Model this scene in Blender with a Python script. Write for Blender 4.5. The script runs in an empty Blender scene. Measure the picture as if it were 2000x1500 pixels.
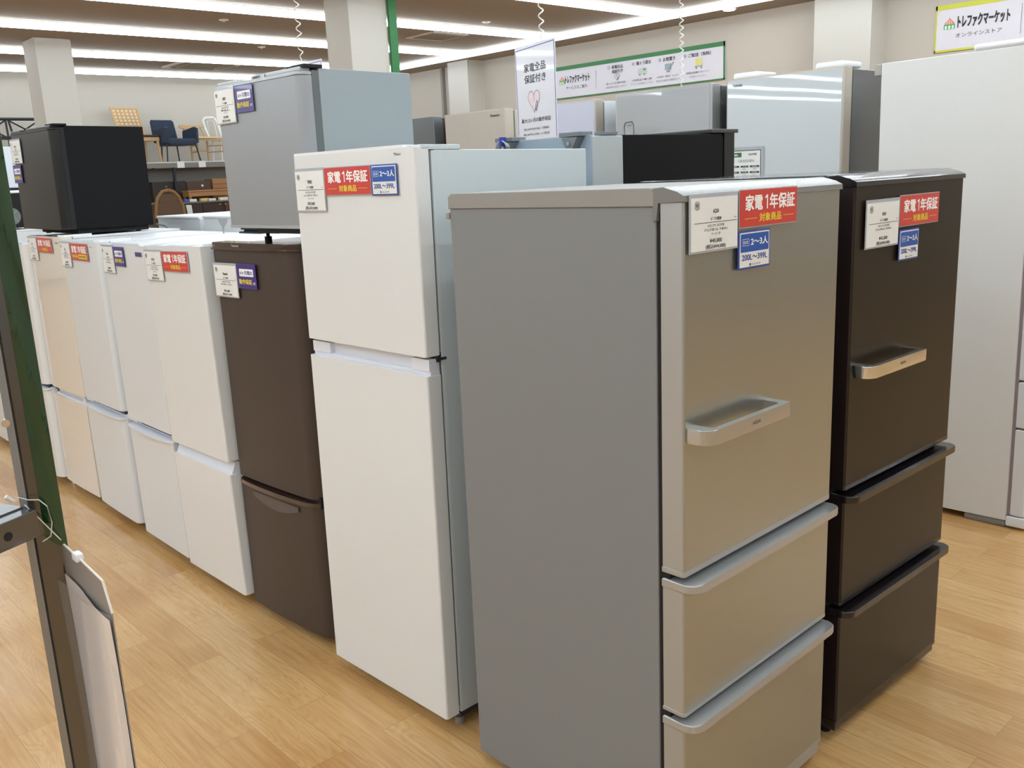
import bpy, bmesh, math, random
from mathutils import Vector, Matrix
PI = math.pi
random.seed(7)
scene = bpy.context.scene
C = scene.collection

# ------------------------------------------------------------------ camera
cam_d = bpy.data.cameras.new('camera')
cam_d.sensor_width = 36.0
cam_d.lens = 1787.2287 * 36.0 / 2000.0
cam_d.clip_start = 0.02
cam_d.clip_end = 100
cam = bpy.data.objects.new('camera', cam_d)
C.objects.link(cam)
_R = Vector((0.73190281, -0.67999857, -0.04382028))
_U = Vector((0.1845197, 0.13587709, 0.97339093))
_F = Vector((0.65595027, 0.72051326, -0.22492195))
cam.matrix_world = Matrix(((_R.x, _U.x, -_F.x, 0), (_R.y, _U.y, -_F.y, 0), (_R.z, _U.z, -_F.z, 1.53437), (0, 0, 0, 1)))
scene.camera = cam
# ------------------------------------------------------------------ world, exposure
w = bpy.data.worlds.new('world'); scene.world = w; w.use_nodes = True
w.node_tree.nodes['Background'].inputs[0].default_value = (0.8, 0.82, 0.85, 1)
w.node_tree.nodes['Background'].inputs[1].default_value = 0.3
scene.view_settings.view_transform = 'Standard'
scene.view_settings.look = 'None'
scene.view_settings.exposure = 0.02
scene.view_settings.gamma = 1.0
scene.view_settings.use_curve_mapping = False
LIGHT_POWER = 12.0

# ------------------------------------------------------------------ materials
def s2l(c):
    c = c / 255.0
    return c / 12.92 if c <= 0.04045 else ((c + 0.055) / 1.055) ** 2.4
def rgb(t): return (s2l(t[0]), s2l(t[1]), s2l(t[2]), 1)
_mats = {}
def mat(name, col, rough=0.5, metal=0.0, var=0.03, scale=40.0, bump=0.0, bscale=200.0, spec=0.5, alpha=1.0, trans=0.0, emit=0.0, coat=0.0, aniso=None):
    if name in _mats: return _mats[name]
    m = bpy.data.materials.new(name); m.use_nodes = True
    nt = m.node_tree; b = nt.nodes['Principled BSDF']
    tc = nt.nodes.new('ShaderNodeTexCoord'); nz = nt.nodes.new('ShaderNodeTexNoise')
    nz.inputs['Scale'].default_value = scale; nz.inputs['Detail'].default_value = 3
    if aniso:
        mp = nt.nodes.new('ShaderNodeMapping'); mp.inputs['Scale'].default_value = aniso
        nt.links.new(tc.outputs['Object'], mp.inputs[0]); nt.links.new(mp.outputs[0], nz.inputs['Vector'])
    else:
        nt.links.new(tc.outputs['Object'], nz.inputs['Vector'])
    mr = nt.nodes.new('ShaderNodeMapRange')
    mr.inputs[3].default_value = 1 - var; mr.inputs[4].default_value = 1 + var
    nt.links.new(nz.outputs[0], mr.inputs[0])
    vm = nt.nodes.new('ShaderNodeVectorMath'); vm.operation = 'SCALE'
    vm.inputs[0].default_value = rgb(col)[:3]
    nt.links.new(mr.outputs[0], vm.inputs['Scale'])
    nt.links.new(vm.outputs[0], b.inputs['Base Color'])
    b.inputs['Roughness'].default_value = rough
    b.inputs['Metallic'].default_value = metal
    b.inputs['Specular IOR Level'].default_value = spec
    b.inputs['Alpha'].default_value = alpha
    b.inputs['Transmission Weight'].default_value = trans
    if coat: b.inputs['Coat Weight'].default_value = coat; b.inputs['Coat Roughness'].default_value = 0.03
    if emit:
        b.inputs['Emission Color'].default_value = rgb(col); b.inputs['Emission Strength'].default_value = emit
    if bump:
        n2 = nt.nodes.new('ShaderNodeTexNoise'); n2.inputs['Scale'].default_value = bscale
        bp = nt.nodes.new('ShaderNodeBump'); bp.inputs['Strength'].default_value = bump; bp.inputs['Distance'].default_value = 0.002
        nt.links.new(tc.outputs['Object'], n2.inputs['Vector']); nt.links.new(n2.outputs[0], bp.inputs['Height'])
        nt.links.new(bp.outputs[0], b.inputs['Normal'])
    _mats[name] = m
    return m

def floor_material():
    m = bpy.data.materials.new('wood_plank_floor'); m.use_nodes = True
    nt = m.node_tree; b = nt.nodes['Principled BSDF']; N = nt.nodes.new; L = nt.links.new
    tc = N('ShaderNodeTexCoord'); sp = N('ShaderNodeSeparateXYZ'); L(tc.outputs['Object'], sp.inputs[0])
    cb = N('ShaderNodeCombineXYZ'); L(sp.outputs[1], cb.inputs[0]); L(sp.outputs[0], cb.inputs[1])
    br = N('ShaderNodeTexBrick'); L(cb.outputs[0], br.inputs['Vector'])
    br.offset = 0.37; br.inputs['Scale'].default_value = 1.0
    br.inputs['Brick Width'].default_value = 0.76; br.inputs['Row Height'].default_value = 0.126
    br.inputs['Mortar Size'].default_value = 0.0007; br.inputs['Mortar Smooth'].default_value = 0.3; br.inputs['Bias'].default_value = 0
    br.inputs['Color1'].default_value = (0, 0, 0, 1); br.inputs['Color2'].default_value = (1, 1, 1, 1)
    br.inputs['Mortar'].default_value = (0.5, 0.5, 0.5, 1)
    # per-plank offset of the grain
    sc = N('ShaderNodeVectorMath'); sc.operation = 'SCALE'; sc.inputs['Scale'].default_value = 7.3
    L(br.outputs['Color'], sc.inputs[0])
    ad = N('ShaderNodeVectorMath'); ad.operation = 'ADD'; L(cb.outputs[0], ad.inputs[0]); L(sc.outputs[0], ad.inputs[1])
    mp = N('ShaderNodeMapping'); mp.inputs['Scale'].default_value = (2.4, 17, 1); L(ad.outputs[0], mp.inputs[0])
    nz = N('ShaderNodeTexNoise'); nz.inputs['Scale'].default_value = 1.0; nz.inputs['Detail'].default_value = 1.2; nz.inputs['Distortion'].default_value = 0.6
    L(mp.outputs[0], nz.inputs['Vector'])
    mu = N('ShaderNodeMath'); mu.operation = 'MULTIPLY'; mu.inputs[1].default_value = 16.0; L(nz.outputs[0], mu.inputs[0])
    fr0 = N('ShaderNodeMath'); fr0.operation = 'PINGPONG'; fr0.inputs[1].default_value = 0.5; L(mu.outputs[0], fr0.inputs[0])
    fr = N('ShaderNodeMath'); fr.operation = 'POWER'; fr.inputs[1].default_value = 0.6; L(fr0.outputs[0], fr.inputs[0])
    mp2 = N('ShaderNodeMapping'); mp2.inputs['Scale'].default_value = (5, 90, 1); L(ad.outputs[0], mp2.inputs[0])
    n2 = N('ShaderNodeTexNoise'); n2.inputs['Scale'].default_value = 1.0; n2.inputs['Detail'].default_value = 4; L(mp2.outputs[0], n2.inputs['Vector'])
    n3 = N('ShaderNodeTexNoise'); n3.inputs['Scale'].default_value = 2.2; n3.inputs['Detail'].default_value = 3; L(cb.outputs[0], n3.inputs['Vector'])
    def mad(src, k, add):
        m_ = N('ShaderNodeMath'); m_.operation = 'MULTIPLY_ADD'; m_.inputs[1].default_value = k
        L(src, m_.inputs[0])
        if isinstance(add, float): m_.inputs[2].default_value = add
        else: L(add, m_.inputs[2])
        return m_.outputs[0]
    bw = N('ShaderNodeRGBToBW'); L(br.outputs['Color'], bw.inputs[0])
    rm = N('ShaderNodeMath'); rm.operation = 'MULTIPLY'; L(fr.outputs[0], rm.inputs[0]); L(bw.outputs[0], rm.inputs[1])
    g1 = mad(rm.outputs[0], 0.20, 0.18); g2 = mad(n2.outputs[0], 0.32, g1); g3 = mad(n3.outputs[0], 0.35, g2); g4 = mad(bw.outputs[0], 0.06, g3)
    cr = N('ShaderNodeValToRGB'); L(g4, cr.inputs[0])
    e = cr.color_ramp.elements
    e[0].position = 0.42; e[0].color = rgb(FLOOR[0])
    e[1].position = 0.85; e[1].color = rgb(FLOOR[2])
    k = e.new(0.62); k.color = rgb(FLOOR[1])
    mx = N('ShaderNodeMix'); mx.data_type = 'RGBA'; L(br.outputs['Fac'], mx.inputs[0]); L(cr.outputs[0], mx.inputs[6]); mx.inputs[7].default_value = rgb((160, 120, 80))
    L(mx.outputs[2], b.inputs['Base Color'])
    rr = N('ShaderNodeMapRange'); rr.inputs[3].default_value = 0.12; rr.inputs[4].default_value = 0.24; L(n3.outputs[0], rr.inputs[0]); L(rr.outputs[0], b.inputs['Roughness'])
    bp = N('ShaderNodeBump'); bp.inputs['Strength'].default_value = 0.2; bp.inputs['Distance'].default_value = 0.002
    L(g2, bp.inputs['Height']); L(bp.outputs[0], b.inputs['Normal'])
    return m
FLOOR = ((180, 131, 78), (206, 163, 107), (223, 187, 136))

# ------------------------------------------------------------------ mesh helpers
def rbox(bm, x0, x1, y0, y1, z0, z1, r=0.0, seg=2, mi=0):
    t = bmesh.new()
    bmesh.ops.create_cube(t, size=1.0)
    for v in t.verts:
        v.co = Vector((x0 + (v.co.x + .5) * (x1 - x0), y0 + (v.co.y + .5) * (y1 - y0), z0 + (v.co.z + .5) * (z1 - z0)))
    if r > 0:
        bmesh.ops.bevel(t, geom=t.edges[:], offset=r, segments=seg, affect='EDGES', profile=0.5, clamp_overlap=True)
    merge(bm, t, mi)
def merge(bm, t, mi=None, M=None):
    if M is not None: bmesh.ops.transform(t, matrix=M, verts=t.verts)
    vs = {}
    for v in t.verts: vs[v] = bm.verts.new(v.co)
    for f in t.faces:
        try:
            nf = bm.faces.new([vs[v] for v in f.verts]); nf.material_index = f.material_index if mi is None else mi
        except ValueError: pass
    t.free()
def prism(bm, pts, z0, z1, r=0.0, mi=0, axis='z', seg=2):
    """extrude a closed 2D outline; axis z: (x,y) outline. axis y: (x,z) outline extruded over y. axis x: (y,z) outline extruded over x"""
    t = bmesh.new()
    def P(a, b, h):
        return Vector((a, b, h)) if axis == 'z' else (Vector((a, h, b)) if axis == 'y' else Vector((h, a, b)))
    lo = [t.verts.new(P(a, b, z0)) for a, b in pts]
    hi = [t.verts.new(P(a, b, z1)) for a, b in pts]
    n = len(pts)
    caps = [t.faces.new(lo[::-1]), t.faces.new(hi)]
    for i in range(n): t.faces.new([lo[i], lo[(i + 1) % n], hi[(i + 1) % n], hi[i]])
    if r > 0:
        es = set()
        for c in caps: es.update(c.edges)
        bmesh.ops.bevel(t, geom=list(es), offset=r, segments=seg, affect='EDGES', profile=0.5, clamp_overlap=True)
    bmesh.ops.recalc_face_normals(t, faces=t.faces)
    merge(bm, t, mi)
def arc(cx, cy, r, a0, a1, n=6):
    return [(cx + r * math.cos(math.radians(a0 + (a1 - a0) * i / n)), cy + r * math.sin(math.radians(a0 + (a1 - a0) * i / n))) for i in range(n + 1)]
def door_outline(W, y0, y1, rl=0.01, rr=0.01, bulge=0.0, x0=0.0, n=12):
    """seen from above: flat rear at y1, front at y0 with rounded corners and a slight outward bow"""
    pts = [(x0, y1)]
    a = arc(x0 + rl, y0 + rl, rl, 180, 270, 5)
    b = arc(x0 + W - rr, y0 + rr, rr, 270, 360, 5)
    mid = []
    if bulge:
        for i in range(1, n):
            u = i / n; mid.append((x0 + rl + (W - rl - rr) * u, y0 - bulge * 4 * u * (1 - u)))
    pts += a + mid + b + [(x0 + W, y1)]
    return pts
def cyl(bm, p0, p1, r0, r1=None, n=16, mi=0):
    r1 = r0 if r1 is None else r1
    p0, p1 = Vector(p0), Vector(p1); d = (p1 - p0); L = d.length
    t = bmesh.new()
    bmesh.ops.create_cone(t, cap_ends=True, segments=n, radius1=r0, radius2=r1, depth=L)
    M = Matrix.Translation((p0 + p1) / 2) @ d.to_track_quat('Z', 'Y').to_matrix().to_4x4()
    merge(bm, t, mi, M)
def tube(bm, pts, r, n=8, mi=0, closed=False):
    pts = [Vector(p) for p in pts]; rings = []
    up = Vector((0, 0, 1)); N = len(pts)
    for i, p in enumerate(pts):
        a = pts[(i - 1) % N] if (i > 0 or closed) else p
        b = pts[(i + 1) % N] if (i < N - 1 or closed) else p
        d = (b - a).normalized()
        s = d.cross(up)
        if s.length < 1e-3: s = d.cross(Vector((1, 0, 0)))
        s.normalize(); u = s.cross(d).normalized()
        rr = r[i] if isinstance(r, (list, tuple)) else r
        rings.append([bm.verts.new(p + rr * (math.cos(2 * PI * k / n) * s + math.sin(2 * PI * k / n) * u)) for k in range(n)])
    M_ = N if closed else N - 1
    for i in range(M_):
        A, B = rings[i], rings[(i + 1) % N]
        for k in range(n):
            f = bm.faces.new([A[k], A[(k + 1) % n], B[(k + 1) % n], B[k]]); f.material_index = mi
    if not closed:
        for rg in (rings[0][::-1], rings[-1]):
            f = bm.faces.new(rg); f.material_index = mi
def strap(bm, path, th, z0, z1, mi=0, r=0.0):
    """band following an XY path, thickness th (to the left of travel), from z0 to z1"""
    P = [Vector((a, b)) for a, b in path]; off = []
    for i, p in enumerate(P):
        a = P[max(i - 1, 0)]; b = P[min(i + 1, len(P) - 1)]
        d = (b - a).normalized(); off.append(p + Vector((-d.y, d.x)) * th)
    prism(bm, [tuple(p) for p in P] + [tuple(p) for p in off[::-1]], z0, z1, r=r, mi=mi)

def obj(name, bm, m, parent=None, smooth=True, M=None):
    me = bpy.data.meshes.new(name)
    bmesh.ops.recalc_face_normals(bm, faces=bm.faces)
    bm.to_mesh(me); bm.free()
    for x in (m if isinstance(m, (list, tuple)) else [m]): me.materials.append(x)
    if smooth:
        me.polygons.foreach_set('use_smooth', [True] * len(me.polygons))
        me.set_sharp_from_angle(angle=math.radians(32))
    o = bpy.data.objects.new(name, me); C.objects.link(o)
    if smooth:
        wn = o.modifiers.new('weighted_normal', 'WEIGHTED_NORMAL'); wn.keep_sharp = True; wn.weight = 90
    if parent: o.parent = parent
    if M is not None: o.matrix_world = M
    return o
def tag(o, label, cat, group=None, kind=None):
    o['label'] = label; o['category'] = cat
    if group: o['group'] = group
    if kind: o['kind'] = kind
    return o
def struct(o): o['kind'] = 'structure'; return o
def thing(name, label, cat, loc=(0, 0, 0), rot=(0, 0, 0), group=None):
    o = bpy.data.objects.new(name, None); C.objects.link(o)
    o.empty_display_size = 0.1
    o.location = loc; o.rotation_euler = rot
    return tag(o, label, cat, group)
def part(name, m, parent, *boxes, r=0.003, seg=2, label=None):
    bm = bmesh.new()
    for b in boxes: rbox(bm, *b, r=r, seg=seg)
    o = obj(name, bm, m, parent)
    if label: o['label'] = label
    return o

# ---- text as flat mesh --------------------------------------------------
_tcache = {}
def text_mesh(body, bold):
    k = (body, bold)
    if k in _tcache: return _tcache[k]
    cu = bpy.data.curves.new('t', 'FONT'); cu.body = body; cu.size = 1.0
    cu.offset = bold; cu.resolution_u = 3; cu.fill_mode = 'FRONT'
    o = bpy.data.objects.new('t', cu); C.objects.link(o)
    dg = bpy.context.evaluated_depsgraph_get(); dg.update()
    me = bpy.data.meshes.new_from_object(o.evaluated_get(dg))
    vs = [v.co.copy() for v in me.vertices]; fs = [tuple(p.vertices) for p in me.polygons]
    bpy.data.objects.remove(o); bpy.data.curves.remove(cu); bpy.data.meshes.remove(me)
    xs = [v.x for v in vs] or [0, 1]; ys = [v.y for v in vs] or [0, 1]
    _tcache[k] = (vs, fs, min(xs), max(xs), min(ys), max(ys))
    return _tcache[k]
def put_text(bm, body, cx, cz, w, h, y=0.0, mi=0, bold=0.0, align='c'):
    """write body in the XZ plane (read from -Y), filling a box w x h centred on cx,cz"""
    vs, fs, x0, x1, y0, y1 = text_mesh(body, 0.0)
    if not vs: return
    sx = w / (x1 - x0); sz = h / (y1 - y0)
    offs = [(0, 0)] if not bold else [(bold, bold), (-bold, bold), (bold, -bold), (-bold, -bold)]
    if bold > .022: offs += [(0, 0), (bold, 0), (-bold, 0)]
    for k, (ox, oy) in enumerate(offs):
        nv = [bm.verts.new((cx + (v.x + ox * 1.1 - (x0 + x1) / 2) * sx, y - k * .00001, cz + (v.y + oy * .8 - (y0 + y1) / 2) * sz)) for v in vs]
        for f in fs:
            try:
                nf = bm.faces.new([nv[i] for i in f]); nf.material_index = mi
            except ValueError: pass
def rect(bm, x0, x1, z0, z1, y=0.0, mi=0):
    f = bm.faces.new([bm.verts.new(p) for p in ((x0, y, z0), (x1, y, z0), (x1, y, z1), (x0, y, z1))]); f.material_index = mi
def poly(bm, pts, y=0.0, mi=0):
    f = bm.faces.new([bm.verts.new((a, y, b)) for a, b in pts]); f.material_index = mi
def line(bm, pts, wd, y=0.0, mi=0):
    for (a, b), (c, d) in zip(pts[:-1], pts[1:]):
        v = Vector((c - a, d - b)); 
        if v.length < 1e-9: continue
        n = Vector((-v.y, v.x)).normalized() * wd / 2; e = v.normalized() * wd * 0.3
        poly(bm, [(a - e.x + n.x, b - e.y + n.y), (a - e.x - n.x, b - e.y - n.y), (c + e.x - n.x, d + e.y - n.y), (c + e.x + n.x, d + e.y + n.y)], y, mi)
def rrect(bm, x0, x1, z0, z1, r, y=0.0, mi=0):
    p = arc(x1 - r, z1 - r, r, 0, 90, 4) + arc(x0 + r, z1 - r, r, 90, 180, 4) + arc(x0 + r, z0 + r, r, 180, 270, 4) + arc(x1 - r, z0 + r, r, 270, 360, 4)
    poly(bm, p, y, mi)
def flatobj(name, bm, m, parent=None):
    me = bpy.data.meshes.new(name); bm.to_mesh(me); bm.free()
    for x in (m if isinstance(m, (list, tuple)) else [m]): me.materials.append(x)
    o = bpy.data.objects.new(name, me); C.objects.link(o)
    if parent: o.parent = parent
    return o

# ------------------------------------------------------------------ common materials
M_wall = mat('wall_paint', (196, 188, 177), 0.85, bump=0.15, bscale=300)
M_ceil = mat('ceiling_board', (150, 138, 126), 0.9, var=0.02)
M_pillar = mat('pillar_paint', (204, 200, 192), 0.8)
M_light = mat('tube_light', (232, 246, 255), 0.5, emit=LIGHT_POWER)
M_lighthouse = mat('light_housing', (235, 235, 232), 0.5)
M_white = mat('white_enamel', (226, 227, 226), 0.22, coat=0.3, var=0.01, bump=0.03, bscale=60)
M_white2 = mat('white_enamel_cool', (221, 224, 226), 0.28, coat=0.2, var=0.01)
M_cream = mat('cream_enamel', (228, 220, 208), 0.12, coat=0.6, var=0.01, bump=0.05, bscale=12)
M_wplast = mat('white_plastic', (232, 233, 235), 0.4, var=0.01)
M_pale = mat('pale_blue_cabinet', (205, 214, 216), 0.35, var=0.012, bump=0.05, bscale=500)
M_dark = mat('dark_gap', (22, 20, 22), 0.8)
M_foot = mat('grey_foot_plastic', (140, 138, 134), 0.6)
M_grey = mat('grey_painted_steel', (130, 131, 131), 0.55, var=0.04, scale=900, bump=0.1, bscale=900)
M_lid = mat('warm_grey_plastic', (146, 143, 138), 0.55, var=0.015)
M_steel = mat('brushed_steel', (174, 177, 172), 0.28, metal=0.85, var=0.05, scale=1.0, aniso=(12, 12, 700))
M_silver = mat('silver_paint', (178, 180, 180), 0.38, metal=0.6, var=0.03, scale=800)
M_ssil = mat('silver_trim', (178, 179, 179), 0.3, metal=0.5, var=0.01)
M_cap = mat('grey_door_cap', (126, 125, 122), 0.22, var=0.01)
M_handle = mat('satin_handle', (190, 190, 188), 0.28, metal=0.8, var=0.02)
M_chrome = mat('chrome', (232, 232, 230), 0.10, metal=1.0, var=0.01)
M_black = mat('black_brown_panel', (40, 34, 26), 0.33, metal=0.2, spec=.35, var=0.05, scale=1.0, aniso=(12, 12, 700), coat=0.0)
M_bside = mat('dark_maroon_side', (30, 16, 16), 0.4)
M_btrim = mat('dark_gloss_trim', (28, 22, 24), 0.14, coat=0.25)
M_bcab = mat('black_cabinet', (16, 16, 17), 0.75, spec=0.2, bump=0.1, bscale=700)
M_blk = mat('black_gloss_door', (26, 26, 24), 0.3, spec=0.35)
M_brown = mat('brown_metallic_door', (74, 63, 57), 0.4, metal=0.35, var=0.03, scale=500)
M_bgloss = mat('brown_gloss_band', (60, 42, 34), 0.08, coat=0.6)
M_mini = mat('mini_silver_door', (154, 157, 160), 0.36, metal=0.35, var=0.02)
M_minis = mat('mini_silver_side', (148, 156, 158), 0.45, var=0.015, bump=0.1, bscale=500)
M_gask = mat('grey_gasket', (98, 103, 101), 0.7)
M_card = mat('card_paper', (232, 233, 230), 0.35)
M_sleeve = mat('clear_sleeve', (196, 200, 206), 0.12, alpha=0.75, coat=0.5)
M_ink = mat('ink_black', (38, 38, 40), 0.6)
M_inkg = mat('ink_grey', (105, 105, 108), 0.6)
M_red = mat('red_card', (206, 60, 54), 0.28, coat=0.3)
M_wink = mat('ink_white', (250, 248, 244), 0.5)
M_yink = mat('ink_yellow', (238, 214, 60), 0.5)
M_blue = mat('blue_print', (32, 84, 170), 0.35)
M_navyc = mat('navy_card', (58, 42, 128), 0.3, coat=0.3)
M_blueink = mat('ink_blue', (44, 70, 150), 0.5)
M_green = mat('green_print', (44, 118, 62), 0.5)
M_yel = mat('yellow_print', (206, 208, 60), 0.5)
M_sign = mat('sign_board', (226, 224, 230), 0.3, coat=0.3)
M_lav = mat('banner_cloth', (222, 219, 228), 0.6)
M_cord = mat('white_cord', (236, 234, 228), 0.5)

# ------------------------------------------------------------------ the room
def plane_box(name, x0, x1, y0, y1, z0, z1, m):
    bm = bmesh.new(); rbox(bm, x0, x1, y0, y1, z0, z1)
    return struct(obj(name, bm, m, smooth=False))
RX, RY, LX, LY, HC = 11.4, 17.1, -26.0, -7.0, 3.5
plane_box('floor', LX, RX, LY, RY, -0.1, 0.0, floor_material())
plane_box('ceiling', LX, RX, LY, RY, HC, HC + 0.1, M_ceil)
plane_box('wall_right', RX, RX + .1, LY, RY, 0, HC, M_wall)
plane_box('wall_back', LX, RX, RY, RY + .1, 0, HC, M_wall)
plane_box('wall_left', LX - .1, LX, LY, RY, 0, HC, M_wall)
plane_box('wall_front', LX, RX, LY - .1, LY, 0, HC, M_wall)
plane_box('baseboard_right', RX - .02, RX, LY, RY, 0, .08, mat('dark_baseboard', (90, 80, 72), .6))
plane_box('baseboard_back', LX, RX, RY - .02, RY, 0, .08, mat('dark_baseboard', (90, 80, 72), .6))
# pilasters and the joint of the right wall
plane_box('trim_1', 11.02, 11.4, 5.50, 6.24, 0, HC, M_pillar)
plane_box('trim_2', 11.02, 11.4, 12.90, 13.45, 0, HC, M_pillar)
plane_box('trim_3', 11.33, 11.4, 14.0, 14.06, 0, HC, mat('joint_shadow', (150, 146, 140), .8))
bm = bmesh.new(); rbox(bm, 4.03, 4.484, 13.25, 13.75, 0, HC, r=0.01); struct(obj('trim_4', bm, M_pillar))
bm = bmesh.new(); rbox(bm, 5.95, 6.456, 8.9, 9.38, 0, HC, r=0.01); struct(obj('trim_5', bm, M_pillar))
part_green = bmesh.new(); rbox(part_green, 6.46, 6.565, 8.86, 8.9, 0.9, 3.48, r=0.004)
tag(obj('pillar_sign_panel', part_green, M_green), 'tall green sign board edge along the right side of the white pillar', 'sign')

# strip lights -----------------------------------------------------------
def strip(a, b, label, group=None, drop=0.0):
    """a,b ends of the run; continuous line of tubes"""
    x0, x1 = sorted((a[0], b[0])); y0, y1 = sorted((a[1], b[1]))
    horizontal = (x1 - x0) > (y1 - y0)
    t = thing('strip_light', label, 'ceiling light', ((x0 + x1) / 2, (y0 + y1) / 2, HC - drop), (0, 0, 0 if horizontal else PI / 2), group)
    L = (x1 - x0) if horizontal else (y1 - y0)
    part('housing', M_lighthouse, t, (-L / 2, L / 2, -.035, .035, -.02, 0), r=0.002)
    bm = bmesh.new()
    prism(bm, [(-.042, -.02), (.042, -.02)] + arc(0, -.045, .045, 0, -180, 8), -L / 2 + .01, L / 2 - .01, axis='x')
    obj('tube_cover', bm, M_light, t)
    if drop:
        for k in range(5): part('hanging_rod', M_lighthouse, t, (-L * .45 + k * L * .225 - .006, -L * .45 + k * L * .225 + .006, -.006, .006, -.002, drop), r=.001)
    return t
ROWS = {1: 7.92, 2: 10.06, 3: 12.06, 4: 14.24, 5: 16.25}
lab = {1: 'ceiling light line nearest the camera among those crossing the top of the picture', 2: 'second ceiling light line from the camera, passing behind the white pillar',
       3: 'third ceiling light line, cut by the far left column', 4: 'farthest but one ceiling light line before the back wall', 5: 'farthest ceiling light line, just before the back wall'}
lab[4] = 'ceiling light line last but one before the back wall'
strip((-25.6, 7.92), (10.25, 7.92), 'ceiling light line entering top centre and meeting the long cross line at top right')
strip((-25.6, 10.06), (10.25, 10.06), 'ceiling light line ending at the long cross line just above the hanging sign')
strip((-25.6, 12.06), (10.25, 12.06), 'longest ceiling light line at left, highest of those passing over the far column')
strip((-25.6, 14.24), (10.25, 14.24), 'ceiling light line broken by the far left column, upper one of the two')
strip((-25.6, 16.25), (10.25, 16.25), 'lowest ceiling light line at left, just above the back wall')
strip((10.33, -6.6), (10.33, 16.6), 'long ceiling light line running lengthwise beside the right wall')
for k, y in enumerate((5.75, 4.67, 3.6, 2.52, 1.45, 0.38, -0.7, -2.85, -5.0)):  # rows between the regular spacing are added to brighten the near area
    strip((-25.6, y), (10.25, y), 'ceiling light line overhead, out of the picture, in a set with added fill rows', 'strip lights above and behind the camera')

strip((-1.6, -6.6), (-1.6, 5.2), 'added lengthwise fill light over the aisle left of the camera, out of the picture', drop=.16)  # unseen line, added to brighten the left fridge fronts and floor
strip((3.3, -6.6), (3.3, 4.4), 'added lengthwise fill light over the aisle right of the camera, out of the picture', drop=.16)  # added out of view to lift the floor on the right
# ceiling fittings -------------------------------------------------------
t = thing('air_conditioner_cassette', 'square white ceiling air conditioner with dark slots above the far chairs', 'air conditioner', (7.15, 15.05, HC))
M_acd = mat('vent_dark', (140, 133, 124), .7)
part('panel', mat('ac_panel', (205, 198, 188), .5), t, (-.5, .5, -.5, .5, -.03, 0), r=.006)
part('grille', M_acd, t, (-.3, .3, -.3, .3, -.036, -.028), r=.001)
for dx, dy, wx, wy in ((-.4, 0, .04, .36), (.4, 0, .04, .36), (0, -.4, .36, .04), (0, .4, .36, .04)):
    part('louvre', M_acd, t, (dx - wx, dx + wx, dy - wy, dy + wy, -.036, -.028), r=.001)
t = thing('ceiling_vent', 'square slatted ceiling vent between two light lines right of the pillar', 'vent', (8.8, 10.93, HC))
part('frame', mat('ac_panel', (205, 198, 188), .5), t, (-.33, .33, -.33, .33, -.012, 0), r=.003)
part('slats', M_acd, t, *[(-.27, .27, -.26 + i * .058, -.225 + i * .058, -.02, -.011) for i in range(9)], r=.001)
for x, y, l in ((5.55, 11.0, 'small round ceiling sprinkler above the silver compact fridge'), (8.6, 9.63, 'small round ceiling sprinkler right of the pillar between light lines'),
                (7.05, 12.88, 'small round ceiling sprinkler just left of the pillar'), (7.7, 14.98, 'small round ceiling speaker right of the air conditioner')):
    bm = bmesh.new(); cyl(bm, (x, y, HC - .012), (x, y, HC), .05, .06, 20); cyl(bm, (x, y, HC - .028), (x, y, HC - .012), .012, n=10)
    tag(obj('ceiling_sprinkler', bm, mat('sprinkler_metal', (214, 206, 196), .3, metal=.3)), l, 'sprinkler')
t = thing('round_downlight', 'round bright ceiling spotlight at top right by the wall', 'ceiling light', (10.75, 7.3, HC))
bm = bmesh.new(); cyl(bm, (0, 0, -.03), (0, 0, 0), .09, .1, 24); obj('rim', bm, M_lighthouse, t)
bm = bmesh.new(); cyl(bm, (0, 0, -.04), (0, 0, -.03), .07, .07, 24); obj('lamp', bm, mat('bulb_glow', (255, 244, 225), .5, emit=25), t)

# ------------------------------------------------------------------ fridges
def pose(face, x, y, a, tx, ty): return (x, y, 0.0), (tx, ty, face + a)
H = -PI / 2
PO = dict(
    S=(0, 1.3785, 1.0312, 0.0226, -.0031, .0047), BK=(0, 2.0761, 1.0541, -.0114, -.0037, .0019),
    W=(H, 1.3572, 2.3896, .0274, -.0104, -.0007), BR=(H, 1.3736, 2.9768, .0572, -.0011, -.0033),
    F5=(H, 1.3505, 3.4767, -.0061, .0067, -.0218), F4=(H, 1.3644, 3.9722, -.0067, .0122, -.0035),
    F3=(H, 1.3762, 4.5533, -.0131, .0061, -.0042), F2=(H, 1.3744, 5.0681, .0119, 0, -.0027),
    F1=(H, 1.35, 5.5353, .0029, .0005, -.0031), MS=(H, 1.3886, 2.8732, .0447, -.0036, -.001),
    MB=(H, 1.3632, 5.14, .0458, -.0095, .0069), T=(H, 4.0, 2.731, 0, 0, 0), G=(H, 4.0, 3.453, 0, 0, 0),
    GW=(H, 4.0, 3.93, 0, 0, 0), PB=(H, 4.0, 4.948, 0, 0, 0), GS=(H, 4.0, 5.62, 0, 0, 0),
    BIG=(0, 3.9036, 1.2018, .0195, -.0118, -.0021))
def fthing(key, name, label, cat, group=None):
    loc, rot = pose(*PO[key])
    return thing(name, label, cat, loc, rot, group)
def foot(t, x, y, z1, m=M_foot, r=.014, z0=0.0):
    bm = bmesh.new(); cyl(bm, (x, y, z0), (x, y, z0 + .022), r, n=16); cyl(bm, (x, y, z0 + .02), (x, y, z1 + .004), r * .5, n=10)
    return obj('foot', bm, m, t)

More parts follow.
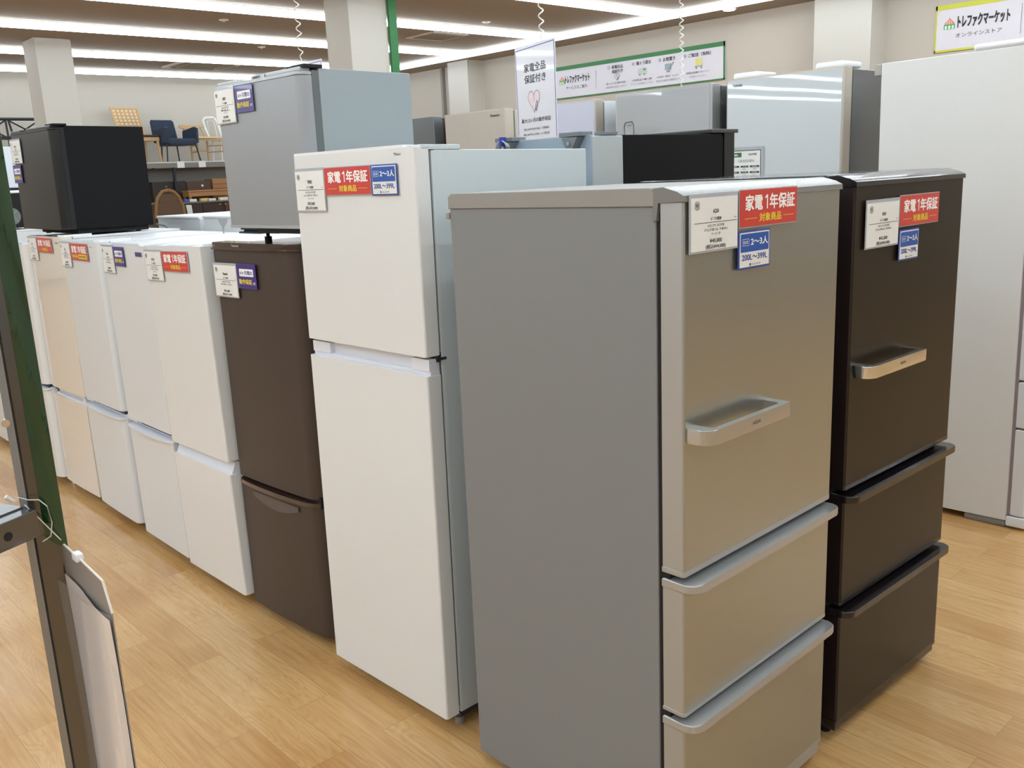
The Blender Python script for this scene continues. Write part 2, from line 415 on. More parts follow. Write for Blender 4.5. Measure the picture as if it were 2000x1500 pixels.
def three_door(key, label, cabm, lidm, frontm, sidem, trimm, ledgem, handlem, zc, z0, z1, z2, text=None):
    t = fthing(key, 'refrigerator', label, 'refrigerator', 'three-door fridges at the end of the island')
    W = .604; D = .659
    part('cabinet', cabm, t, (0, W, .0625, D, .035, 1.461), r=.004)
    bm = bmesh.new()
    prism(bm, [(.064, 1.4601), (.064, 1.4955 - .012)] + [(.064 + .012 * (1 - math.cos(a)), 1.4955 - .012 * (1 - math.sin(a))) for a in (0.4, .8, 1.2, PI / 2)] + [(D - .01, 1.4955), (D + .001, 1.487), (D + .001, 1.4601)], -.004, W + .004, r=.003, axis='x')
    rbox(bm, -.004, W + .004, D - .002, D + .012, 1.437, 1.452, r=.003)
    lid = obj('top_lid', bm, lidm, t)
    part('gasket', M_dark, t, (.004, W - .004, .0515, .063, .06, 1.45), r=.001)
    part('seam_backing', M_dark, t, (.002, W - .002, .035, .052, .04, .74), r=.001)
    # main door: coloured face panel on a painted frame with a domed cap and a thin lower trim
    d = bmesh.new(); prism(d, door_outline(W, .0012, .0515, .004, .004), z0 + .012, zc - .02, r=.001)
    door = obj('door', d, sidem, t)
    f = bmesh.new(); prism(f, door_outline(W - .004, -.0008, .006, .0035, .0035, x0=.002), z0 + .012, zc - .021, r=.0008)
    obj('door_panel', f, frontm, door)
    c = bmesh.new()
    prism(c, [(.068, zc - .055), (.068, zc + .006), (.045, zc + .008), (.012, zc - .0015), (-.004, zc - .009), (-.005, zc - .0205), (.056, zc - .0205), (.058, zc - .055)], -.003, W + .003, r=.0015, axis='x')
    obj('door_cap', c, M_cap if key == 'S' else M_btrim, door)
    b = bmesh.new(); prism(b, door_outline(W + .002, -.001, .053, .006, .006, x0=-.001), z0, z0 + .012, r=.0015)
    obj('door_trim', b, trimm, door)
    # handle: a wide strap with rounded left end
    hb = bmesh.new()
    o = [(.008, .004)] + [(.008, -.012)] + arc(.036, -.026, .028, 180, 270, 8)[0:] + [(.30, -.054)] + arc(.303, -.045, .009, 270, 360, 4) + [(.312, .004)]
    inn = [(.288, .004), (.288, -.035), (.281, -.042), (.045, -.042), (.0385, -.036), (.0385, .004)]
    prism(hb, o + inn, 1.008, 1.0385, r=.0016)
    obj('handle', hb, handlem, door)
    # two drawers with projecting ledge grips
    for k, (top, bot) in enumerate(((z0 - .012, z1), (z1 - .012, z2))):
        dr = bmesh.new(); prism(dr, door_outline(W, .0012, .0515, .004, .004), bot + .009, top - .018, r=.001)
        dw = obj('drawer', dr, sidem, t)
        f = bmesh.new(); prism(f, door_outline(W - .004, -.0008, .006, .0035, .0035, x0=.002), bot + .009, top - .02, r=.0008)
        obj('drawer_panel', f, frontm, dw)
        g = bmesh.new(); prism(g, door_outline(W + .006, -.030, .052, .03, .022, x0=-.003), top - .02, top - .001, r=.003, seg=3)
        obj('grip', g, ledgem, dw)
        b = bmesh.new(); prism(b, door_outline(W + .002, -.001, .053, .006, .006, x0=-.001), bot, bot + .009, r=.0015)
        obj('drawer_trim', b, trimm, dw)
    part('plinth', ledgem if key == 'S' else trimm, t, (.004, W - .004, .004, .06, .03, z2 - .002), r=.003)
    for x, y in ((.04, .05), (W - .04, .05), (.04, .6), (W - .04, .6)): foot(t, x, y, .035, M_foot if key == 'S' else M_dark)
    if text:
        bm = bmesh.new(); put_text(bm, 'AQUA', .175, 1.0235, .03, .008, y=-.0545, bold=.01)
        flatobj('handle_lettering', bm, M_inkg, t)
    return t
T_S = three_door('S', 'silver-grey three-door fridge with brushed steel front, nearest the camera', M_grey, M_lid, M_steel, M_silver, M_ssil, M_ssil, M_handle, 1.4885, .7278, .4148, .063, True)
T_BK = three_door('BK', 'black-brown three-door fridge with chrome handle beside the silver one', M_bcab, M_btrim, M_black, M_bside, M_btrim, M_btrim, M_chrome, 1.487, .7156, .4002, .055, True)

# --- white tall two-door ------------------------------------------------
def white_tall():
    t = fthing('W', 'refrigerator', 'tall white two-door fridge between the brown fridge and the silver fridge', 'refrigerator')
    W, D = .5502, .6358
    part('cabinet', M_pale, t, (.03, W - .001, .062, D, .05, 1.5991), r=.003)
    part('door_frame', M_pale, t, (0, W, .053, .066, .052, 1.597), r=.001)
    part('gasket', M_gask, t, (.006, W - .006, .044, .054, .07, 1.585), r=.001)
    d = bmesh.new(); prism(d, door_outline(W, 0, .045, .004, .006), 1.0823, 1.606, r=.002)
    door = obj('door', d, M_white, t)
    cp = bmesh.new(); prism(cp, door_outline(W - .05, .0005, .045, .004, .004), 1.600, 1.6131, r=.003)
    obj('door_cap', cp, M_wplast, door)
    lt = bmesh.new(); put_text(lt, 'YSelect', .483, 1.5915, .03, .0065, y=-.0006, bold=.01); flatobj('brand_lettering', lt, M_inkg, door)
    part('hinge_cover', M_pale, t, (W - .055, W, .02, .15, 1.599, 1.6115), r=.002)
    d = bmesh.new(); prism(d, door_outline(W, 0, .045, .004, .006), .05, 1.0332, r=.002)
    low = obj('freezer_door', d, M_white, t)
    g = bmesh.new()
    # recessed pull: ledge, back wall and two end blocks
    rbox(g, .004, W - .002, .014, .045, 1.0332, 1.044, r=.001)
    rbox(g, .004, .095, .010, .045, 1.043, 1.0755, r=.002)
    rbox(g, W - .075, W - .002, .010, .045, 1.043, 1.0755, r=.002)
    rbox(g, .094, W - .074, .026, .045, 1.043, 1.0755, r=.001)
    obj('grip_recess', g, mat('recess_white', (222, 224, 232), .45), low)
    part('seam_backing', M_dark, t, (.004, W - .004, .03, .053, 1.07, 1.09), r=.001)
    h = bmesh.new(); cyl(h, (W - .008, .04, 1.066), (W - .008, .04, 1.08), .009); rbox(h, W - .03, W + .003, .035, .066, 1.07, 1.077, r=.001)
    obj('hinge', h, mat('dark_hinge', (60, 68, 74), .35, metal=.6), t)
    h = bmesh.new(); rbox(h, W - .05, W, .05, .25, .036, .05, r=.002); obj('hinge', h, mat('dark_hinge', (60, 68, 74), .35, metal=.6), t)
    for x, y in ((.04, .07), (W - .03, .07), (.04, .6), (W - .04, .6)): foot(t, x, y, .05)
    return t
T_W = white_tall()

# --- brown two-door -----------------------------------------------------
def brown():
    t = fthing('BR', 'refrigerator', 'dark brown two-door fridge carrying the silver compact fridge', 'refrigerator')
    W, D = .4956, .60
    zt = 1.3505
    part('cabinet', mat('brown_cabinet', (66, 52, 44), .45), t, (.034, W - .004, .062, D, .04, 1.335), r=.004)
    part('top_panel', mat('brown_top', (92, 82, 76), .3), t, (.004, W - .004, .07, D, 1.335, 1.341), r=.002)
    part('gasket', M_dark, t, (.008, W - .008, .05, .064, .06, 1.33), r=.001)
    part('seam_backing', M_dark, t, (.006, W - .006, .012, .052, .5, .54), r=.001)
    d = bmesh.new(); prism(d, door_outline(W, 0, .054, .012, .05, bulge=.006), .5288, 1.3285, r=.003)
    door = obj('door', d, M_brown, t)
    c = bmesh.new(); prism(c, door_outline(W + .012, -.010, .058, .014, .052, bulge=.006, x0=-.008), 1.3275, 1.3325, r=.001)
    prism(c, door_outline(W + .004, -.004, .058, .012, .05, bulge=.005, x0=-.004), 1.332, zt, r=.002)
    obj('gloss_band', c, M_bgloss, door)
    lt = bmesh.new(); put_text(lt, 'Panasonic', .17, 1.342, .045, .007, y=-.0125, bold=.015); flatobj('brand_lettering', lt, mat('silver_ink', (190, 186, 180), .4), door)
    d = bmesh.new(); prism(d, door_outline(W, 0, .054, .012, .05, bulge=.006), .04, .508, r=.006)
    low = obj('freezer_door', d, M_brown, t)
    g = bmesh.new(); prism(g, door_outline(W - .01, -.012, .04, .03, .05, bulge=.012, x0=.005), .505, .519, r=.003); obj('grip_lip', g, M_bgloss, low)
    # scooped recess below the lip
    rc = bmesh.new()
    n = 12
    outer = [(.10 + .28 * i / n, .487 - .0 * i) for i in range(n + 1)]
    inner = [(.10 + .28 * i / n, .487 - .042 * math.sin(PI * (.12 + .76 * i / n)) ) for i in range(n + 1)]
    a = [rc.verts.new((x, -.0075, z)) for x, z in outer]; b = [rc.verts.new((x, -.0085, z)) for x, z in inner]
    for i in range(n): rc.faces.new([a[i], b[i], b[i + 1], a[i + 1]])
    r_ = bmesh.ops.extrude_face_region(rc, geom=rc.faces[:])
    for v in [g_ for g_ in r_['geom'] if isinstance(g_, bmesh.types.BMVert)]: v.co.y += .004
    obj('recess', rc, mat('brown_recess', (92, 84, 84), .3, metal=.3), low)
    for x, y in ((.04, .06), (W - .03, .06), (.04, .55), (W - .04, .55)): foot(t, x, y, .04, M_wplast)
    return t
T_BR = brown()

# --- small white two-door fridges of the left row -------------------------
def white_two(key, label, W, D, zt, zd, zf, m, style, rl=.008, rr=.012, bulge=.0, zb=.05, sidem=None):
    t = fthing(key, 'refrigerator', label, 'refrigerator', 'white two-door fridges of the left row')
    dm = sidem or M_white2
    part('cabinet', dm, t, (.003, W - .003, .06, D, zb, zt - .006), r=.004)
    part('top_rim', M_wplast, t, (.0, W, .058, D, zt - .014, zt - .002), r=.003)
    part('hinge_cover', M_wplast, t, (W - .1, W - .01, .02, .15, zt - .004, zt + .007), r=.003)
    part('gasket', M_gask, t, (.008, W - .008, .048, .062, zb + .02, zt - .02), r=.001)
    d = bmesh.new(); prism(d, door_outline(W, 0, .052, rl, rr, bulge), zd, zt, r=.003)
    door = obj('door', d, m, t)
    d = bmesh.new(); prism(d, door_outline(W, 0, .052, rl, rr, bulge), zb, zf, r=.003)
    low = obj('freezer_door', d, m, t)
    part('seam_backing', mat('seam_shadow', (70, 70, 84), .6), t, (.01, W - .01, .044, .053, zf - .01, zd + .01), r=.001)
    g = bmesh.new()
    if style == 'slant':
        prism(g, [(.012, zf), (.03, zd - .006), (.048, zd - .006), (.048, zf)], .006, W - .004, axis='x', r=.001)
    elif style == 'curve':
        prism(g, door_outline(W - .006, -.010, .045, .02, .03, bulge=.012, x0=.003), zf - .004, zf + .005, r=.002)
        rbox(g, .006, W - .004, .026, .046, zf + .004, zd - .018, r=.002)
        rbox(g, .004, .10, .004, .046, zf + .02, zd - .003, r=.002)
    elif style == 'flat':
        prism(g, [(.01, zf), (.012, zf + .006), (.03, zf + .008), (.03, zd - .008), (.048, zd - .008), (.048, zf)], .02, W - .05, axis='x', r=.001)
        rbox(g, W - .051, W - .004, .006, .048, zf, zd - .004, r=.001)
    obj('grip_recess', g, mat('recess_white', (222, 224, 232), .45), low)
    if style == 'curve':
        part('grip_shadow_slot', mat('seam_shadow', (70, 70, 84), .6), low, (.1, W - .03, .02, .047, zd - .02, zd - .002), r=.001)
    for x, y in ((.04, .07), (W - .02, .07), (.04, D - .05), (W - .04, D - .05)):
        foot(t, x, y, zb, M_wplast if y < .1 else M_foot)
    return t
T_F5 = white_two('F5', 'white two-door fridge directly left of the brown fridge', .493, .58, 1.3267, .5626, .5155, M_white, 'slant', rr=.008)
T_F4 = white_two('F4', 'white two-door fridge with a small dark blue badge on its door', .466, .57, 1.3217, .578, .5448, M_white2, 'curve', rl=.012, rr=.006)
T_F3 = white_two('F3', 'white two-door fridge under the right foot of the black compact fridge', .496, .58, 1.3225, .578, .5429, M_white2, 'curve', rl=.006, rr=.03, bulge=.003)
T_F2 = white_two('F2', 'glossy cream two-door fridge under the left foot of the black compact fridge', .4765, .58, 1.333, .560, .5198, M_cream, 'flat', rl=.006, rr=.004, bulge=.004)
T_F1 = white_two('F1', 'white bow-fronted two-door fridge half hidden by the green-lit post', .45, .56, 1.2875, .56, .5342, M_white, 'curve', rl=.01, rr=.04, bulge=.012)
PO['F0'] = (H, 1.37, 6.66, 0, 0, 0)
T_F0 = white_two('F0', 'farthest white two-door fridge, glimpsed left of the metal post', .50, .56, 1.33, .55, .52, M_white2, 'flat')
# badges on doors
bm = bmesh.new(); rect(bm, .372, .437, 1.281, 1.298, -.0015, 0); put_text(bm, 'Haier', .404, 1.2895, .04, .009, -.002, 1, .01)
flatobj('badge', bm, [M_navyc, M_inkg], T_F4)
bm = bmesh.new(); put_text(bm, 'SHARP', .425, 1.304, .035, .006, -.005, 0, .02); flatobj('brand_lettering', bm, M_ink, T_F2)
bm = bmesh.new(); put_text(bm, 'AQUA', .425, 1.30, .028, .006, -.005, 0, .02); flatobj('brand_lettering', bm, M_inkg, T_F3)

# --- compact fridges on top ----------------------------------------------
def compact(key, label, W, D, zb, zt, zfoot, doorm, sidem, capm, base):
    t = fthing(key, 'compact_refrigerator', label, 'refrigerator')
    part('cabinet', sidem, t, (.004, W, .062, D, zb, zt - .002), r=.003)
    part('gasket', M_gask if key == 'MS' else M_dark, t, (.004, W - .002, .040, .064, zb, zt - .008), r=.002)
    d = bmesh.new(); prism(d, door_outline(W - .004, 0, .04, .014, .03, bulge=.004), zb + .008, zt - .022, r=.002)
    door = obj('door', d, doorm, t)
    c = bmesh.new(); prism(c, door_outline(W - .004, -.002, .042, .014, .032, bulge=.004), zt - .021, zt - .012, r=.002)
    rbox(c, .006, .14, .004, .042, zt - .014, zt - .001, r=.004)
    rbox(c, .22, W - .01, .004, .042, zt - .014, zt + .001, r=.004)
    obj('door_cap', c, capm, door)
    b = bmesh.new(); prism(b, door_outline(W - .002, -.003, .045, .014, .03, bulge=.004), zb, zb + .009, r=.002); obj('door_trim', b, capm, door)
    part('top_hinge', M_dark if key == 'MS' else M_bcab, t, (W - .09, W + .004, .012, .075, zt - .003, zt + .007), r=.002)
    part('base', base, t, (.05, W - .02, .07, D - .02, zb - .022, zb + .002), r=.003)
    for x, y in ((.08, .09), (W - .05, .09), (.08, D - .06), (W - .05, D - .06)): foot(t, x, y, zb - .018, M_dark, .012, zfoot)
    return t
T_MS = compact('MS', 'silver one-door compact fridge standing on top of the brown fridge', .49, .40, 1.3985, 1.8525, 1.3425, M_mini, M_minis, mat('mini_cap', (176, 180, 182), .25, metal=.2), mat('base_dark_grey', (70, 72, 74), .6))
T_MB = compact('MB', 'black one-door compact fridge standing on the white fridges at left', .54, .434, 1.368, 1.8414, 1.3405, M_blk, M_bcab, M_blk, M_dark)
bm = bmesh.new(); rbox(bm, .222, .30, .0005, .003, 1.8405, 1.8505, r=.001, mi=0); put_text(bm, 'SANYO', .255, 1.8455, .04, .007, .0, 1, .03)
flatobj('badge', bm, [mat('mini_cap', (176, 180, 182)), M_ink], T_MS)

# --- tall fridges of the right row ----------------------------------------
def tall(key, label, W, D, zt, frontm, framem, sidem, seams, frame=.0, capm=None, glass=False, rr=.006, top_cover=True):
    t = fthing(key, 'refrigerator', label, 'refrigerator', 'tall fridges of the right row')
    part('cabinet', sidem, t, (.002, W - .002, .085, D, .03, zt - .012), r=.004)
    part('gasket', M_gask, t, (.006, W - .006, .072, .087, .06, zt - .02), r=.001)
    zs = [.06] + list(seams) + [zt]
    for i in range(len(zs) - 1):
        a, b = zs[i] + (.004 if i else 0), zs[i + 1] - .004
        d = bmesh.new(); prism(d, door_outline(W, .004 if frame else 0, .072, rr, rr), a, b, r=.004)
        nm = 'door' if i == len(zs) - 2 else 'drawer'
        do = obj(nm, d, framem, t)
        f = bmesh.new(); prism(f, door_outline(W - 2 * frame - .004, 0 if frame else -.001, .008, rr * .6, rr * .6, x0=frame + .002), a + frame * .4 + .001, b - frame - .002, r=.001)
        obj(nm + '_panel', f, frontm, do)
    if top_cover:
        part('hinge_cover', capm or M_wplast, t, (.02, .16, .03, .2, zt - .004, zt + .024), r=.01, seg=3)
        part('hinge_cover', capm or M_wplast, t, (W - .16, W - .02, .03, .2, zt - .004, zt + .024), r=.01, seg=3)
    part('plinth', M_wplast, t, (.01, W - .01, .02, .085, .005, .058), r=.004)
    return t
M_gls = mat('white_glass', (205, 211, 214), .015, coat=.5, var=.01, bump=.1, bscale=2.0)
M_glg = mat('silver_glass', (176, 177, 178), .02, coat=.4, var=.01, bump=.2, bscale=3.0)
M_glw = mat('lilac_white_glass', (204, 206, 222), .02, coat=.4, var=.01, bump=.2, bscale=3.0)
M_pbf = mat('champagne_woodgrain', (190, 180, 168), .12, coat=.6, var=.04, scale=1.0, aniso=(60, 60, 3), bump=.3, bscale=4.0)
M_champ = mat('champagne_trim', (196, 186, 172), .3, metal=.3)
M_gsteel = mat('grey_steel_side', (120, 124, 126), .22, metal=.6)
T_T = tall('T', 'white glass-fronted tall fridge with a green and white spec sheet', .62, .70, 1.935, M_gls, M_champ, M_gsteel, (.42, .62, .82), frame=.006)
T_G = tall('G', 'silver glass-fronted tall fridge under the right end of the green banner', .638, .70, 1.93, M_glg, M_ssil, M_gsteel, (.45, .65, .85), frame=.012, top_cover=False)
T_GW = tall('GW', 'lilac-white glossy tall fridge right behind the hanging sign', .33, .68, 1.92, M_glw, M_champ, M_white2, (.45, .65, .85), frame=.006, top_cover=False)
T_PB = tall('PB', 'champagne wood-grained tall fridge left of the hanging sign', .60, .68, 1.93, M_pbf, M_champ, M_champ, (.45, .65, .85), frame=.004, top_cover=False)
T_GS = tall('GS', 'small grey steel tall fridge, farthest of the right row', .557, .68, 1.93, M_gsteel, M_gsteel, mat('dark_side', (60, 50, 48), .4), (.45, .85), frame=0, top_cover=False)
bm = bmesh.new(); put_text(bm, 'TOSHIBA', .068, 1.898, .055, .011, -.003, 0, .02); flatobj('brand_lettering', bm, M_ink, T_T)
bm = bmesh.new(); put_text(bm, 'Panasonic', .51, 1.889, .085, .014, -.003, 0, .02); flatobj('brand_lettering', bm, M_ink, T_PB)
# door button outline on the silver glass fridge
bm = bmesh.new(); line(bm, [(.068, 1.60), (.068, 1.755), (.078, 1.772), (.122, 1.775), (.133, 1.76), (.133, 1.60)], .005, -.0022)
put_text(bm, 'touch', .105, 1.757, .03, .008, -.0022, 0, .01); flatobj('door_button', bm, M_inkg, T_G)
def big():
    t = fthing('BIG', 'refrigerator', 'tall white fridge at the right edge, drawers facing the camera', 'refrigerator')
    W, D = .69, .663
    M_bs = mat('big_white_side', (224, 223, 220), .4, var=.01, bump=.08, bscale=500)
    part('cabinet', M_bs, t, (0, W, .070, D, .032, 1.918), r=.004)
    part('gasket', mat('seam_mauve', (150, 138, 142), .6), t, (.006, W - .006, .056, .072, .06, 1.9), r=.001)
    for nm, a, b in (('drawer', .06, .428), ('drawer', .436, .626), ('drawer', .634, 1.042), ('door', 1.052, 1.93)):
        d = bmesh.new(); prism(d, door_outline(W, 0, .055, .014, .014, .004), a, b, r=.005); obj(nm, d, M_white2, t)
    part('top_cover', M_wplast, t, (.0, W, .0, .30, 1.917, 1.945), r=.012, seg=3)
    part('plinth', M_wplast, t, (-.004, W, -.008, .07, .012, .055), r=.006)
    part('leg_cover', M_foot, t, (.004, .1, .07, .24, 0.0, .034), r=.012)
    part('back_bracket', mat('bracket_grey', (170, 166, 158), .5), t, (.0, .3, D, D + .03, 1.87, 1.917), r=.004)
    for x, y in ((W - .1, .1), (W - .1, .6), (.06, .6)): foot(t, x, y, .034)
    return t
T_BIG = big()

# --- black fridge of the second row, seen from behind ----------------------
def black_back():
    t = thing('refrigerator', 'black fridge with pale blue-grey back and two grey brackets, behind the silver fridge', 'refrigerator', (3.0, 2.0, 0), (0, 0, PI / 2))
    W, D, z = .42, .80, 1.638
    part('cabinet', M_bcab, t, (.0, W, .09, .645, .04, z), r=.003)
    part('rear_shell', mat('galvanised', (190, 196, 196), .4, metal=.3), t, (.002, W - .002, .64, D - .006, .04, z - .002), r=.004)
    part('back_panel', mat('blue_grey_back', (158, 172, 184), .5), t, (.0, W + .0, D - .008, D, .05, z + .001), r=.002)
    part('gasket', M_dark, t, (.006, W - .006, .078, .092, .06, z - .01), r=.001)
    d = bmesh.new(); prism(d, door_outline(W, 0, .078, .02, .01), .05, z + .004, r=.003); obj('door', d, M_blk, t)
    part('top_cap', mat('dark_olive_cap', (60, 60, 56), .35), t, (-.004, W + .004, -.006, .16, z + .003, z + .017), r=.003)
    M_brk = mat('bracket_plastic', (120, 124, 128), .5)
    for x in (.03, .335):
        b = bmesh.new()
        rbox(b, x - .012, x + .075, D - .03, D + .035, z - .002, z + .012, r=.002)
        prism(b, [(x - .005, z - .004), (x + .065, z - .004), (x + .042, z - .045), (x + .022, z - .045)], D, D + .035, axis='y', r=.001)
        o = obj('bracket', b, M_brk, t)
        c = bmesh.new(); cyl(c, (x + .03, D + .035, z - .022), (x + .03, D + .042, z - .022), .006, n=14); obj('screw', c, M_chrome, o)
    b = bmesh.new(); rbox(b, .0, .03, D - .13, D - .05, z + .0, z + .01, r=.001); obj('hinge', b, M_brk, t)
    # coiled cable tied with a blue band
    c = bmesh.new()
    for k in range(3):
        tube(c, [(.36 + .03 * math.cos(a / 14 * 2 * PI), D + .04 + .006 * k, z - .03 + (.026 + .003 * k) * math.sin(a / 14 * 2 * PI)) for a in range(14)], .0025, n=6, closed=True)
    cb = obj('power_cord', c, mat('grey_cable', (175, 178, 182), .5), t)
    c = bmesh.new(); rbox(c, .354, .366, D + .03, D + .056, z - .014, z + .014, r=.002); obj('cord_tie', c, mat('blue_tie', (52, 62, 170), .4), cb)
    for x, y in ((.04, .1), (W - .04, .1), (.04, .7), (W - .04, .7)): foot(t, x, y, .042)
    return t
T_B2 = black_back()

# --- white appliances of the second row seen over the left row ------------
def backrow(y0, W, z, label):
    t = thing('refrigerator', label, 'refrigerator', (2.66, y0, 0), (0, 0, PI / 2), 'white appliances of the second row seen over the left row')
    part('cabinet', M_white2, t, (0, W, .06, .60, .04, z - .01), r=.006)
    part('door', M_white2, t, (0, W, 0, .055, .05, z), r=.008)
    part('top_panel', M_wplast, t, (.004, W - .004, .04, .608, z - .012, z + .002), r=.006, seg=3)
    for x, y in ((.04, .1), (W - .04, .1), (.04, .5), (W - .04, .5)): foot(t, x, y, .045)
    return t
backrow(4.58, .54, 1.385, 'white appliance back rising behind the left row, beside the black compact fridge')
backrow(3.98, .56, 1.39, 'white appliance back rising behind the left row, next to the silver compact fridge')
c = bmesh.new(); tube(c, [(2.03, 5.06, 1.345), (2.0, 4.95, 1.344), (1.98, 4.84, 1.342), (1.965, 4.78, 1.338), (1.955, 4.75, 1.328)], .004)
tag(obj('cable', c, mat('dark_cable', (70, 72, 76), .5)), 'thin dark cable lying on the white fridge tops beside the black compact fridge', 'cable')
c = bmesh.new(); cyl(c, (1.86, 3.905, 1.318), (1.86, 3.905, 1.36), .004, n=8)
prism(c, [(1.842, 1.395), (1.878, 1.395), (1.880, 1.38), (1.868, 1.358), (1.852, 1.358), (1.840, 1.38)], 3.895, 3.905, axis='y', r=.003)
tag(obj('grey_clip_stand', c, mat('clip_grey', (150, 148, 144), .5)), 'small grey mushroom-shaped clip on a thin stem beside the silver compact fridge', 'clip')
t = thing('stacked_trays', 'small black tray lying on the white fridges behind the silver compact fridge', 'tray', (1.93, 3.72, 1.3215))
part('tray_base', M_dark, t, (-.04, .05, -.1, .1, 0, .012), (-.03, .05, -.1, .1, .02, .032), (-.02, .04, -.09, .09, .01, .022), r=.002)

# --- stack at far left --------------------------------------------------
t = thing('speaker_box', 'black box with a round silver disc grille standing on the far white fridge', 'speaker', (1.45, 6.2, 1.3385))
part('body', M_dark, t, (-.05, .26, 0, .35, 0, .205), r=.01)
c = bmesh.new(); cyl(c, (.155, -.006, .07), (.155, .002, .07), .052, n=32); g = obj('disc_grille', c, mat('disc_silver', (130, 132, 130), .35, metal=.6), t)
c = bmesh.new()
for k in range(4):
    a = PI / 4 + k * PI / 2; rbox(c, -.002, .002, -.008, -.005, .018, .05)
    bmesh.ops.rotate(c, cent=(0, 0, 0), matrix=Matrix.Rotation(PI / 2, 3, 'Y'), verts=c.verts)
bmesh.ops.rotate(c, cent=(0, 0, 0), matrix=Matrix.Rotation(PI / 4, 3, 'Y'), verts=c.verts)
bmesh.ops.translate(c, verts=c.verts, vec=(.155, 0, .07)); cyl(c, (.155, -.009, .07), (.155, -.004, .07), .017, n=20)
obj('disc_hub', c, mat('disc_green', (130, 170, 150), .4), t)
t = thing('white_cabinet_box', 'pale boxy appliance with a black rim stacked on the black box with disc', 'appliance', (1.45, 6.2, 1.5440))
part('rim', M_dark, t, (-.05, .24, .0, .34, .018, .03), r=.004)
part('white_base', M_wplast, t, (-.06, .25, -.005, .35, 0, .018), r=.006)
part('body', mat('pale_blue_body', (214, 220, 228), .3), t, (-.06, .245, .005, .34, .03, .275), r=.01)

# ------------------------------------------------------------------ cards and stickers
def cardthing(key, name, label, cat, u, z, group, dz=-.0045, tilt=0.0):
    f, x, y, a, tx, ty = PO[key]
    from mathutils import Euler
    M = Matrix.Translation((x, y, 0)) @ Euler((tx, ty, f + a), 'XYZ').to_matrix().to_4x4() @ Matrix.Translation((u, dz, z))
    t = thing(name, label, cat, M.to_translation(), M.to_euler('XYZ'), group)
    return t
def sleeve(t, W, Hh, m=M_sleeve):
    bm = bmesh.new(); rbox(bm, 0, W, -.0006, .0012, -Hh, 0, r=.0005); return obj('sleeve', bm, m, t)
def price_card(key, u, z, W, Hh, label, lines, dz=-.0045):
    t = cardthing(key, 'price_card', label, 'price tag', u, z, 'white price cards on the fridges', dz)
    sleeve(t, W, Hh)
    bm = bmesh.new(); rbox(bm, .004, W - .003, -.0014, -.0004, -Hh + .004, -.008 if Hh > .1 else -.004, r=.0002); obj('paper', bm, M_card, t)
    bm = bmesh.new(); y = -.0019; cx = W * .52
    kx, kz = W / .162, Hh / .109
    brand, kindt, l1, l2, l3, p1, p2 = lines
    # small box-shaped shop mark
    mx, mz, s = .023 * kx, -.022 * kz, .0065 * kx
    line(bm, [(mx - s, mz + s * .8), (mx, mz + s * 1.2), (mx + s, mz + s * .8), (mx + s, mz - s * .7), (mx, mz - s * 1.2), (mx - s, mz - s * .7), (mx - s, mz + s * .8)], .001, y)
    put_text(bm, '特', mx, mz, s * 1.4, s * 1.5, y, 0, .01)
    put_text(bm, brand, cx, -.034 * kz, .0028 * kx * len(brand) + .008, .0085 * kz, y, 0, .02)
    put_text(bm, kindt, cx, -.0475 * kz, .036 * kx, .0065 * kz, y, 0, .01)
    rect(bm, .014 * kx, W - .006, -.0545 * kz, -.0535 * kz, y)
    put_text(bm, '未使用', W - .012 * kx, -.048 * kz, .008 * kx, .003 * kz, y)
    put_text(bm, l1, cx, -.060 * kz, .056 * kx, .0058 * kz, y)
    put_text(bm, l2, cx, -.0678 * kz, .078 * kx, .006 * kz, y)
    if l3: put_text(bm, l3, cx, -.0755 * kz, .030 * kx, .0055 * kz, y)
    put_text(bm, p1, cx, -.0885 * kz, .040 * kx, .0085 * kz, y, 0, .015)
    put_text(bm, p2, cx, -.0995 * kz, .066 * kx, .0095 * kz, y, 0, .015)
    flatobj('lettering', bm, M_ink, t)
    return t
def red_card(key, u, z, W, Hh, label, extra=False, dz=-.0045):
    t = cardthing(key, 'warranty_card', label, 'warranty sign', u, z, 'red warranty cards on the fridges', dz)
    sleeve(t, W, Hh)
    bm = bmesh.new(); rbox(bm, .002, W - .002, -.0014, -.0004, -Hh + .002, -.002, r=.0002); obj('paper', bm, M_red, t)
    bm = bmesh.new(); y = -.0019; kx, kz = W / .222, Hh / .076
    put_text(bm, '家電', .052 * kx, -.027 * kz, .062 * kx, .030 * kz, y, 0, .026)
    poly(bm, [(.0995 * kx, -.0415 * kz), (.1035 * kx, -.0415 * kz), (.1035 * kx, -.013 * kz), (.1003 * kx, -.013 * kz), (.0925 * kx, -.0175 * kz), (.0925 * kx, -.0213 * kz), (.0995 * kx, -.0185 * kz)], y, 0)
    put_text(bm, '年保証', .160 * kx, -.027 * kz, .098 * kx, .030 * kz, y, 0, .026)
    if not extra:
        put_text(bm, '対象商品', W * .515, -.0575 * kz, .083 * kx, .0165 * kz, y, 1, .02)
        rect(bm, .018 * kx, .063 * kx, -.0585 * kz, -.0575 * kz, y, 1); rect(bm, W - .057 * kx, W - .016 * kx, -.0585 * kz, -.0575 * kz, y, 1)
    else:
        put_text(bm, '対象商品', .055 * kx, -.056 * kz, .075 * kx, .013 * kz, y, 1, .02)
        rrect(bm, .10 * kx, .212 * kx, -.066 * kz, -.048 * kz, .006 * kx, y, 1)
        put_text(bm, '最長3年延長可', .156 * kx, -.057 * kz, .095 * kx, .009 * kz, y - .0004, 2, .01)
    flatobj('lettering', bm, [M_wink, M_yink, M_ink], t)
    return t
